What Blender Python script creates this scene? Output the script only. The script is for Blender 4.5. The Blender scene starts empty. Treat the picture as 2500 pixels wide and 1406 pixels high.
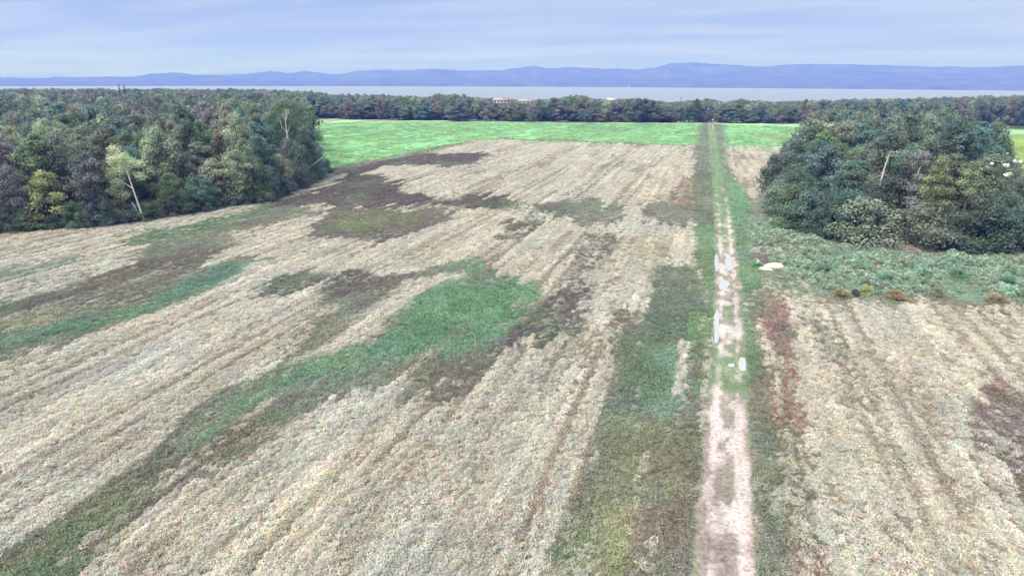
import bpy, math
import numpy as np
from mathutils import Matrix, Vector, Euler

# ------------------------------------------------------------------ camera
S = bpy.context.scene
COL = S.collection
PW, PH, F = 2500.0, 1406.0, 1668.0           # photograph size and focal length in its pixels
HORIZON = 192.0
PITCH = math.atan((PH / 2 - HORIZON) / F)
YAW = math.radians(16.4)
ROLL = math.radians(0.25)
CAMZ = 22.0
cam_d = bpy.data.cameras.new('camera')
cam = bpy.data.objects.new('camera', cam_d)
COL.objects.link(cam)
cam_d.sensor_width = 36.0
cam_d.lens = 36.0 * F / PW
cam_d.clip_start = 0.5
cam_d.clip_end = 40000.0
RM = (Matrix.Rotation(YAW, 4, 'Z') @ Matrix.Rotation(math.pi / 2 - PITCH, 4, 'X') @ Matrix.Rotation(ROLL, 4, 'Z'))
cam.matrix_world = Matrix.Translation((0, 0, CAMZ)) @ RM
S.camera = cam
R3 = np.array(RM.to_3x3())

# ------------------------------------------------------------------ light
SUN_EL, SUN_AZ = math.radians(52), math.radians(215)      # azimuth clockwise from +Y
world = bpy.data.worlds.new('World'); S.world = world; world.use_nodes = True
wn, wl = world.node_tree.nodes, world.node_tree.links
wn.clear()
def N(nt, typ, **kw):
    n = nt.nodes.new(typ)
    for k, v in kw.items():
        setattr(n, k, v)
    return n
def build_world():
    nt = world.node_tree
    out = N(nt, 'ShaderNodeOutputWorld'); bg = N(nt, 'ShaderNodeBackground')
    sky = N(nt, 'ShaderNodeTexSky'); sky.sky_type = 'NISHITA'; sky.sun_disc = False
    sky.sun_elevation = SUN_EL; sky.sun_rotation = SUN_AZ
    sky.air_density = 1.0; sky.dust_density = 2.0; sky.ozone_density = 2.0
    tc = N(nt, 'ShaderNodeTexCoord')
    sep = N(nt, 'ShaderNodeSeparateXYZ'); wl.new(tc.outputs['Generated'], sep.inputs[0])
    zc = N(nt, 'ShaderNodeMath', operation='MAXIMUM'); wl.new(sep.outputs[2], zc.inputs[0]); zc.inputs[1].default_value = 0.0
    den = N(nt, 'ShaderNodeMath', operation='ADD'); wl.new(zc.outputs[0], den.inputs[0]); den.inputs[1].default_value = 0.07
    px = N(nt, 'ShaderNodeMath', operation='DIVIDE'); wl.new(sep.outputs[0], px.inputs[0]); wl.new(den.outputs[0], px.inputs[1])
    py = N(nt, 'ShaderNodeMath', operation='DIVIDE'); wl.new(sep.outputs[1], py.inputs[0]); wl.new(den.outputs[0], py.inputs[1])
    cb = N(nt, 'ShaderNodeCombineXYZ'); wl.new(px.outputs[0], cb.inputs[0]); wl.new(py.outputs[0], cb.inputs[1])
    rot = N(nt, 'ShaderNodeMapping'); rot.inputs['Rotation'].default_value = (0, 0, -0.5); rot.inputs['Scale'].default_value = (0.34, 0.9, 1)
    wl.new(cb.outputs[0], rot.inputs[0])
    n1 = N(nt, 'ShaderNodeTexNoise'); n1.inputs['Scale'].default_value = 1.0; n1.inputs['Detail'].default_value = 6; n1.inputs['Roughness'].default_value = 0.52
    n1.inputs['Distortion'].default_value = 0.6
    wl.new(rot.outputs[0], n1.inputs['Vector'])
    rp = N(nt, 'ShaderNodeValToRGB'); rp.color_ramp.elements[0].position = 0.36; rp.color_ramp.elements[1].position = 0.66
    rp.color_ramp.interpolation = 'EASE'
    wl.new(n1.outputs['Fac'], rp.inputs[0])
    # cloud sheet: brighter overhead than at the horizon, as an overcast sky is
    z2 = N(nt, 'ShaderNodeMath', operation='POWER'); wl.new(zc.outputs[0], z2.inputs[0]); z2.inputs[1].default_value = 1.7
    gz = N(nt, 'ShaderNodeVectorMath', operation='SCALE'); gz.inputs[0].default_value = (5.0, 4.3, 2.2); wl.new(z2.outputs[0], gz.inputs['Scale'])
    ga = N(nt, 'ShaderNodeVectorMath', operation='ADD'); ga.inputs[1].default_value = (0.85, 0.85, 0.85); wl.new(gz.outputs[0], ga.inputs[0])
    def layer(colour):
        v = N(nt, 'ShaderNodeVectorMath', operation='MULTIPLY'); v.inputs[0].default_value = colour
        wl.new(ga.outputs[0], v.inputs[1]); return v
    a = layer(SKY_DARK); b = layer(SKY_LIGHT)
    mx = N(nt, 'ShaderNodeMix', data_type='RGBA'); wl.new(rp.outputs[0], mx.inputs[0]); wl.new(a.outputs[0], mx.inputs[6]); wl.new(b.outputs[0], mx.inputs[7])
    sk = N(nt, 'ShaderNodeVectorMath', operation='SCALE'); wl.new(sky.outputs[0], sk.inputs[0]); sk.inputs['Scale'].default_value = 0.05
    fin = N(nt, 'ShaderNodeMix', data_type='RGBA'); fin.inputs[0].default_value = 0.8
    wl.new(sk.outputs[0], fin.inputs[6]); wl.new(mx.outputs[2], fin.inputs[7])
    wl.new(fin.outputs[2], bg.inputs['Color']); bg.inputs['Strength'].default_value = 1.0
    wl.new(bg.outputs[0], out.inputs['Surface'])
SKY_DARK = (0.066, 0.091, 0.166)
SKY_LIGHT = (0.108, 0.124, 0.188)
build_world()
sun_d = bpy.data.lights.new('sun', 'SUN'); sun_d.energy = 1.5; sun_d.angle = math.radians(40); sun_d.color = (1.0, 0.95, 0.87)
sun = bpy.data.objects.new('sun', sun_d); COL.objects.link(sun)
sd = Vector((math.sin(SUN_AZ) * math.cos(SUN_EL), math.cos(SUN_AZ) * math.cos(SUN_EL), math.sin(SUN_EL)))
sun.rotation_euler = sd.to_track_quat('Z', 'Y').to_euler()
S.view_settings.view_transform = 'Standard'; S.view_settings.look = 'None'
S.view_settings.gamma = 1.0; S.view_settings.use_curve_mapping = False
S.view_settings.exposure = 2.17
S.render.engine = 'CYCLES'
cy = S.cycles
cy.max_bounces = 4; cy.diffuse_bounces = 3; cy.glossy_bounces = 2; cy.transmission_bounces = 2
cy.volume_bounces = 0; cy.transparent_max_bounces = 4
cy.use_denoising = True

# ------------------------------------------------------------------ helpers
def unproject(px, py, z=0.0):
    px = np.asarray(px, float); py = np.asarray(py, float)
    d = np.stack([(px - PW / 2) / F, -(py - PH / 2) / F, -np.ones_like(px)], -1) @ R3.T
    t = (z - CAMZ) / d[..., 2]
    return d[..., 0] * t, d[..., 1] * t
def project(x, y, z):
    p = np.stack([np.asarray(x, float), np.asarray(y, float), np.asarray(z, float) - CAMZ], -1) @ R3
    return PW / 2 - F * p[..., 0] / p[..., 2], PH / 2 + F * p[..., 1] / p[..., 2]
def ray_at(px, py, dist):
    """point at horizontal distance dist along the line of sight"""
    d = np.array([(px - PW / 2) / F, -(py - PH / 2) / F, -1.0]) @ R3.T
    t = dist / math.hypot(d[0], d[1])
    return d[0] * t, d[1] * t, CAMZ + d[2] * t
def at(px, py):
    x, y = unproject(px, py); return float(x), float(y)
def hash2(ix, iy, s):
    with np.errstate(over='ignore'):
        h = (ix.astype(np.int64) * 374761393 + iy.astype(np.int64) * 668265263 + s * 974634777) & 0xffffffff
        h = ((h ^ (h >> 13)) * 1274126177) & 0xffffffff
        h = (h ^ (h >> 16)) & 0xffffff
    return h / float(0xffffff)
def vn(x, y, s=0):
    ix = np.floor(x); iy = np.floor(y); fx = x - ix; fy = y - iy
    fx = fx * fx * (3 - 2 * fx); fy = fy * fy * (3 - 2 * fy)
    a = hash2(ix, iy, s); b = hash2(ix + 1, iy, s); c = hash2(ix, iy + 1, s); d = hash2(ix + 1, iy + 1, s)
    return (a + (b - a) * fx) * (1 - fy) + (c + (d - c) * fx) * fy
def fbm(x, y, s=0, o=4):
    t = 0; a = 0.5; n = 0
    for k in range(o):
        t = t + a * vn(x, y, s + 17 * k); n += a; a *= 0.5; x = x * 2.03 + 11.3; y = y * 2.03 + 5.7
    return t / n
def sstep(a, b, x):
    t = np.clip((x - a) / (b - a), 0, 1); return t * t * (3 - 2 * t)
def lin(*rgb):
    c = np.array(rgb, float) / 255.0
    return np.where(c <= 0.04045, c / 12.92, ((c + 0.055) / 1.055) ** 2.4)
def alb(r, g, b, k=0.66):
    return lin(r, g, b) * k

def mesh_np(name, V, Q=None, T=None, mats=(), attrs=None, smooth=False, mat_idx=None):
    """mesh from numpy quads and/or triangles"""
    V = np.ascontiguousarray(V, np.float32)
    me = bpy.data.meshes.new(name)
    loops = []; starts = []; tot = []; o = 0
    if Q is not None and len(Q):
        Q = np.asarray(Q, np.int32); loops.append(Q.ravel()); starts.append(o + 4 * np.arange(len(Q))); tot.append(np.full(len(Q), 4)); o += 4 * len(Q)
    if T is not None and len(T):
        T = np.asarray(T, np.int32); loops.append(T.ravel()); starts.append(o + 3 * np.arange(len(T))); tot.append(np.full(len(T), 3)); o += 3 * len(T)
    me.vertices.add(len(V)); me.vertices.foreach_set('co', V.ravel())
    if loops:
        L = np.concatenate(loops); st = np.concatenate(starts).astype(np.int32); tt = np.concatenate(tot).astype(np.int32)
        me.loops.add(len(L)); me.loops.foreach_set('vertex_index', L)
        me.polygons.add(len(st)); me.polygons.foreach_set('loop_start', st); me.polygons.foreach_set('loop_total', tt)
        if smooth:
            me.polygons.foreach_set('use_smooth', np.ones(len(st), bool))
        if mat_idx is not None:
            me.polygons.foreach_set('material_index', np.asarray(mat_idx, np.int32))
    for k, (typ, dat) in (attrs or {}).items():
        a = me.attributes.new(k, typ, 'POINT')
        dat = np.ascontiguousarray(dat, np.float32 if typ != 'INT' else np.int32).ravel()
        a.data.foreach_set({'FLOAT_COLOR': 'color', 'FLOAT': 'value', 'INT': 'value', 'FLOAT_VECTOR': 'vector'}[typ], dat)
    for m in mats:
        me.materials.append(m)
    me.update(calc_edges=True); me.validate()
    return me
def obj(name, me, parent=None, link=True):
    o = bpy.data.objects.new(name, me)
    if link:
        COL.objects.link(o)
    if parent is not None:
        o.parent = parent
    return o
def tag(o, label=None, cat=None, group=None, kind=None):
    for k, v in (('label', label), ('category', cat), ('group', group), ('kind', kind)):
        if v:
            o[k] = v
    return o
def rgba(c):
    c = np.asarray(c, float)
    return np.concatenate([c, np.ones(c.shape[:-1] + (1,))], -1)

class MB:
    """collects tubes, boxes and free faces into one mesh"""
    def __init__(s): s.v = []; s.q = []; s.t = []; s.n = 0
    def add(s, V, Q=(), T=()):
        V = np.asarray(V, float); s.v.append(V)
        if len(Q): s.q.append(np.asarray(Q) + s.n)
        if len(T): s.t.append(np.asarray(T) + s.n)
        s.n += len(V)
    def tube(s, pts, rad, sides=6):
        pts = np.asarray(pts, float); k = len(pts); V = []
        for i, p in enumerate(pts):
            d = pts[min(i + 1, k - 1)] - pts[max(i - 1, 0)]; d /= np.linalg.norm(d) + 1e-9
            u = np.cross(d, (0.31, 0.95, 0.05)); u /= np.linalg.norm(u) + 1e-9; w = np.cross(d, u)
            for j in range(sides):
                a = 2 * math.pi * j / sides
                V.append(p + rad[i] * (math.cos(a) * u + math.sin(a) * w))
        Q = [(i * sides + j, i * sides + (j + 1) % sides, (i + 1) * sides + (j + 1) % sides, (i + 1) * sides + j) for i in range(k - 1) for j in range(sides)]
        V.append(pts[-1]); T = [((k - 1) * sides + j, (k - 1) * sides + (j + 1) % sides, k * sides) for j in range(sides)]
        s.add(V, Q, T)
    def box(s, lo, hi):
        (a, b, c), (d, e, f) = lo, hi
        V = [(a, b, c), (d, b, c), (d, e, c), (a, e, c), (a, b, f), (d, b, f), (d, e, f), (a, e, f)]
        s.add(V, [(0, 3, 2, 1), (4, 5, 6, 7), (0, 1, 5, 4), (1, 2, 6, 5), (2, 3, 7, 6), (3, 0, 4, 7)])
    def mesh(s, name, mats=(), smooth=False):
        return mesh_np(name, np.concatenate(s.v), np.concatenate(s.q) if s.q else None, np.concatenate(s.t) if s.t else None, mats, smooth=smooth)

# ------------------------------------------------------------------ materials
def material(name):
    m = bpy.data.materials.new(name); m.use_nodes = True
    m.node_tree.nodes.clear()
    out = N(m.node_tree, 'ShaderNodeOutputMaterial')
    return m, m.node_tree, out
def mixrgb(nt, blend, fac, a, b):
    n = N(nt, 'ShaderNodeMix', data_type='RGBA', blend_type=blend)
    for i, v in ((0, fac), (6, a), (7, b)):
        if isinstance(v, bpy.types.NodeSocket):
            nt.links.new(v, n.inputs[i])
        elif isinstance(v, (int, float)):
            n.inputs[i].default_value = v if i == 0 else (v, v, v, 1)
        else:
            n.inputs[i].default_value = tuple(v)[:3] + (1,)
    return n.outputs[2]
def noise(nt, vec, scale, detail=4, rough=0.55, dist=0.0):
    n = N(nt, 'ShaderNodeTexNoise')
    n.inputs['Scale'].default_value = scale; n.inputs['Detail'].default_value = detail; n.inputs['Roughness'].default_value = rough
    n.inputs['Distortion'].default_value = dist
    if vec is not None:
        nt.links.new(vec, n.inputs['Vector'])
    return n.outputs['Fac']
def ramp(nt, fac, stops):
    r = N(nt, 'ShaderNodeValToRGB'); e = r.color_ramp.elements
    while len(e) < len(stops):
        e.new(0.5)
    for el, (p, c) in zip(e, stops):
        el.position = p; el.color = (c, c, c, 1) if isinstance(c, (int, float)) else tuple(c)[:3] + (1,)
    nt.links.new(fac, r.inputs[0]); return r.outputs[0]
def leaf_material(name, source):
    """thin leaf: diffuse and translucent; colour = plant's own colour x leaf variation"""
    m, nt, out = material(name)
    if source == 'object':
        oi = N(nt, 'ShaderNodeObjectInfo'); base = oi.outputs['Color']
    else:
        at_ = N(nt, 'ShaderNodeAttribute'); at_.attribute_type = 'INSTANCER'; at_.attribute_name = 'tint'; base = at_.outputs['Color']
    va = N(nt, 'ShaderNodeAttribute'); va.attribute_name = 'var'
    c = mixrgb(nt, 'MULTIPLY', 1.0, base, va.outputs['Color'])
    d = N(nt, 'ShaderNodeBsdfDiffuse'); t = N(nt, 'ShaderNodeBsdfTranslucent'); mx = N(nt, 'ShaderNodeMixShader')
    nt.links.new(c, d.inputs[0]); nt.links.new(c, t.inputs[0]); mx.inputs[0].default_value = 0.45
    nt.links.new(d.outputs[0], mx.inputs[1]); nt.links.new(t.outputs[0], mx.inputs[2]); nt.links.new(mx.outputs[0], out.inputs[0])
    return m
M_LEAF = leaf_material('leaf', 'object')
M_TUFT = leaf_material('tuft', 'instancer')
def simple(name, colour, rough=0.8, var=0.25, scale=3.0, spec=0.3, bump=0.0, mapping=None):
    m, nt, out = material(name)
    tc = N(nt, 'ShaderNodeTexCoord'); v = tc.outputs['Object']
    if mapping:
        mp = N(nt, 'ShaderNodeMapping'); mp.inputs['Scale'].default_value = mapping; nt.links.new(v, mp.inputs[0]); v = mp.outputs[0]
    f = noise(nt, v, scale, 6, 0.6)
    c = ramp(nt, f, [(0.3, np.array(colour) * (1 - var)), (0.7, np.minimum(np.array(colour) * (1 + var), 1))])
    p = N(nt, 'ShaderNodeBsdfPrincipled'); nt.links.new(c, p.inputs['Base Color']); p.inputs['Roughness'].default_value = rough
    p.inputs['Specular IOR Level'].default_value = spec
    if bump:
        b = N(nt, 'ShaderNodeBump'); b.inputs['Strength'].default_value = bump; nt.links.new(f, b.inputs['Height']); nt.links.new(b.outputs[0], p.inputs['Normal'])
    nt.links.new(p.outputs[0], out.inputs[0]); return m
M_BARK = simple('bark', (0.10, 0.085, 0.07), 0.9, 0.4, 4.0, 0.1, 0.4, (1, 1, 0.25))
def birch_bark():
    m, nt, out = material('birch_bark')
    tc = N(nt, 'ShaderNodeTexCoord'); mp = N(nt, 'ShaderNodeMapping'); mp.inputs['Scale'].default_value = (1.2, 1.2, 4.0)
    nt.links.new(tc.outputs['Object'], mp.inputs[0])
    c = ramp(nt, noise(nt, mp.outputs[0], 1.6, 5, 0.65), [(0.30, (0.05, 0.045, 0.04)), (0.40, (0.42, 0.41, 0.39)), (0.8, (0.58, 0.57, 0.54))])
    p = N(nt, 'ShaderNodeBsdfPrincipled'); nt.links.new(c, p.inputs['Base Color']); p.inputs['Roughness'].default_value = 0.7
    nt.links.new(p.outputs[0], out.inputs[0]); return m
M_BIRCH = birch_bark()
def ground_material(name, fine=1.0):
    """field soil and low plants: zone colour carried by the mesh, grain and relief from noise"""
    m, nt, out = material(name)
    ca = N(nt, 'ShaderNodeAttribute'); ca.attribute_name = 'zone'
    geo = N(nt, 'ShaderNodeNewGeometry'); P = geo.outputs['Position']
    n1 = noise(nt, P, 2.6 * fine, 6, 0.68); n2 = noise(nt, P, 0.35, 5, 0.6)
    mp = N(nt, 'ShaderNodeMapping'); mp.inputs['Scale'].default_value = (1.0, 0.07, 1.0); nt.links.new(P, mp.inputs[0])
    n3 = noise(nt, mp.outputs[0], 0.7, 5, 0.6)
    c = mixrgb(nt, 'MULTIPLY', 1.0, ca.outputs['Color'], ramp(nt, n1, [(0.28, 0.42), (0.5, 0.98), (0.75, 1.45)]))
    c = mixrgb(nt, 'MULTIPLY', 1.0, c, ramp(nt, n2, [(0.3, (0.80, 0.82, 0.80)), (0.7, (1.16, 1.14, 1.16))]))
    c = mixrgb(nt, 'MULTIPLY', 1.0, c, ramp(nt, n3, [(0.32, 0.84), (0.68, 1.14)]))
    p = N(nt, 'ShaderNodeBsdfPrincipled'); nt.links.new(c, p.inputs['Base Color']); p.inputs['Roughness'].default_value = 0.95
    p.inputs['Specular IOR Level'].default_value = 0.05
    b = N(nt, 'ShaderNodeBump'); b.inputs['Strength'].default_value = 0.8; b.inputs['Distance'].default_value = 0.18
    nt.links.new(n1, b.inputs['Height']); nt.links.new(b.outputs[0], p.inputs['Normal'])
    nt.links.new(p.outputs[0], out.inputs[0]); return m
M_GROUND = ground_material('field_ground')
M_TRACK = ground_material('track_mud', 1.6)

# ------------------------------------------------------------------ terrain
SEA = -60.0
def terr(x, y):
    x = np.asarray(x, float); y = np.asarray(y, float)
    r = np.hypot(x, y); a = x / np.maximum(y, 1.0)
    left = sstep(-0.52, -0.80, a); right = sstep(0.12, 0.42, a)
    s0 = 405 + 330 * left + 150 * right
    t = np.maximum(r - s0, 0)
    z = -0.030 * (t - 45 * (1 - np.exp(-t / 45)))
    z = np.where(y < 0, 0, z)
    far = sstep(350, 900, r)
    z = z + (fbm(x / 160, y / 160, 5, 3) - 0.5) * 7 * far
    z = z + (fbm(x / 26, y / 26, 9, 3) - 0.5) * 0.5 * (1 - far)
    return np.maximum(z, SEA - 2.5)

# ------------------------------------------------------------------ what grows where
def poly(pts): return np.stack(unproject(*np.array(pts, float).T), -1)
def sdf_poly(X, Y, P):
    d = np.full(X.shape, 1e18); inside = np.zeros(X.shape, bool); n = len(P)
    for i in range(n):
        x0, y0 = P[i]; x1, y1 = P[(i + 1) % n]; ex, ey = x1 - x0, y1 - y0; L = ex * ex + ey * ey + 1e-12
        t = np.clip(((X - x0) * ex + (Y - y0) * ey) / L, 0, 1)
        d = np.minimum(d, (X - x0 - t * ex) ** 2 + (Y - y0 - t * ey) ** 2)
        c = ((y0 > Y) != (y1 > Y)); xi = x0 + (Y - y0) * ex / (ey if abs(ey) > 1e-9 else 1e-9)
        inside ^= (c & (X < xi))
    d = np.sqrt(d); return np.where(inside, -d, d)
def sdf_line(X, Y, P):
    d = np.full(X.shape, 1e18)
    for i in range(len(P) - 1):
        x0, y0 = P[i]; x1, y1 = P[i + 1]; ex, ey = x1 - x0, y1 - y0; L = ex * ex + ey * ey + 1e-12
        t = np.clip(((X - x0) * ex + (Y - y0) * ey) / L, 0, 1)
        d = np.minimum(d, (X - x0 - t * ex) ** 2 + (Y - y0 - t * ey) ** 2)
    return np.sqrt(d)
STRAW = alb(244, 238, 229)
BROWN = alb(112, 103, 97); GREY = alb(112, 111, 104); VIOLET = alb(98, 89, 92)
TEAL = alb(104, 140, 118); GREEN = alb(98, 142, 92); LUSH = alb(114, 152, 118); OLIVE = alb(130, 132, 92)
MINT = alb(166, 208, 160); HERB = alb(122, 160, 142); RUST = alb(150, 112, 96); ROSE = alb(158, 118, 122)
OCHRE = alb(190, 165, 100); PALE = alb(188, 178, 168); GREYGREEN = alb(127, 131, 114)
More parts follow.
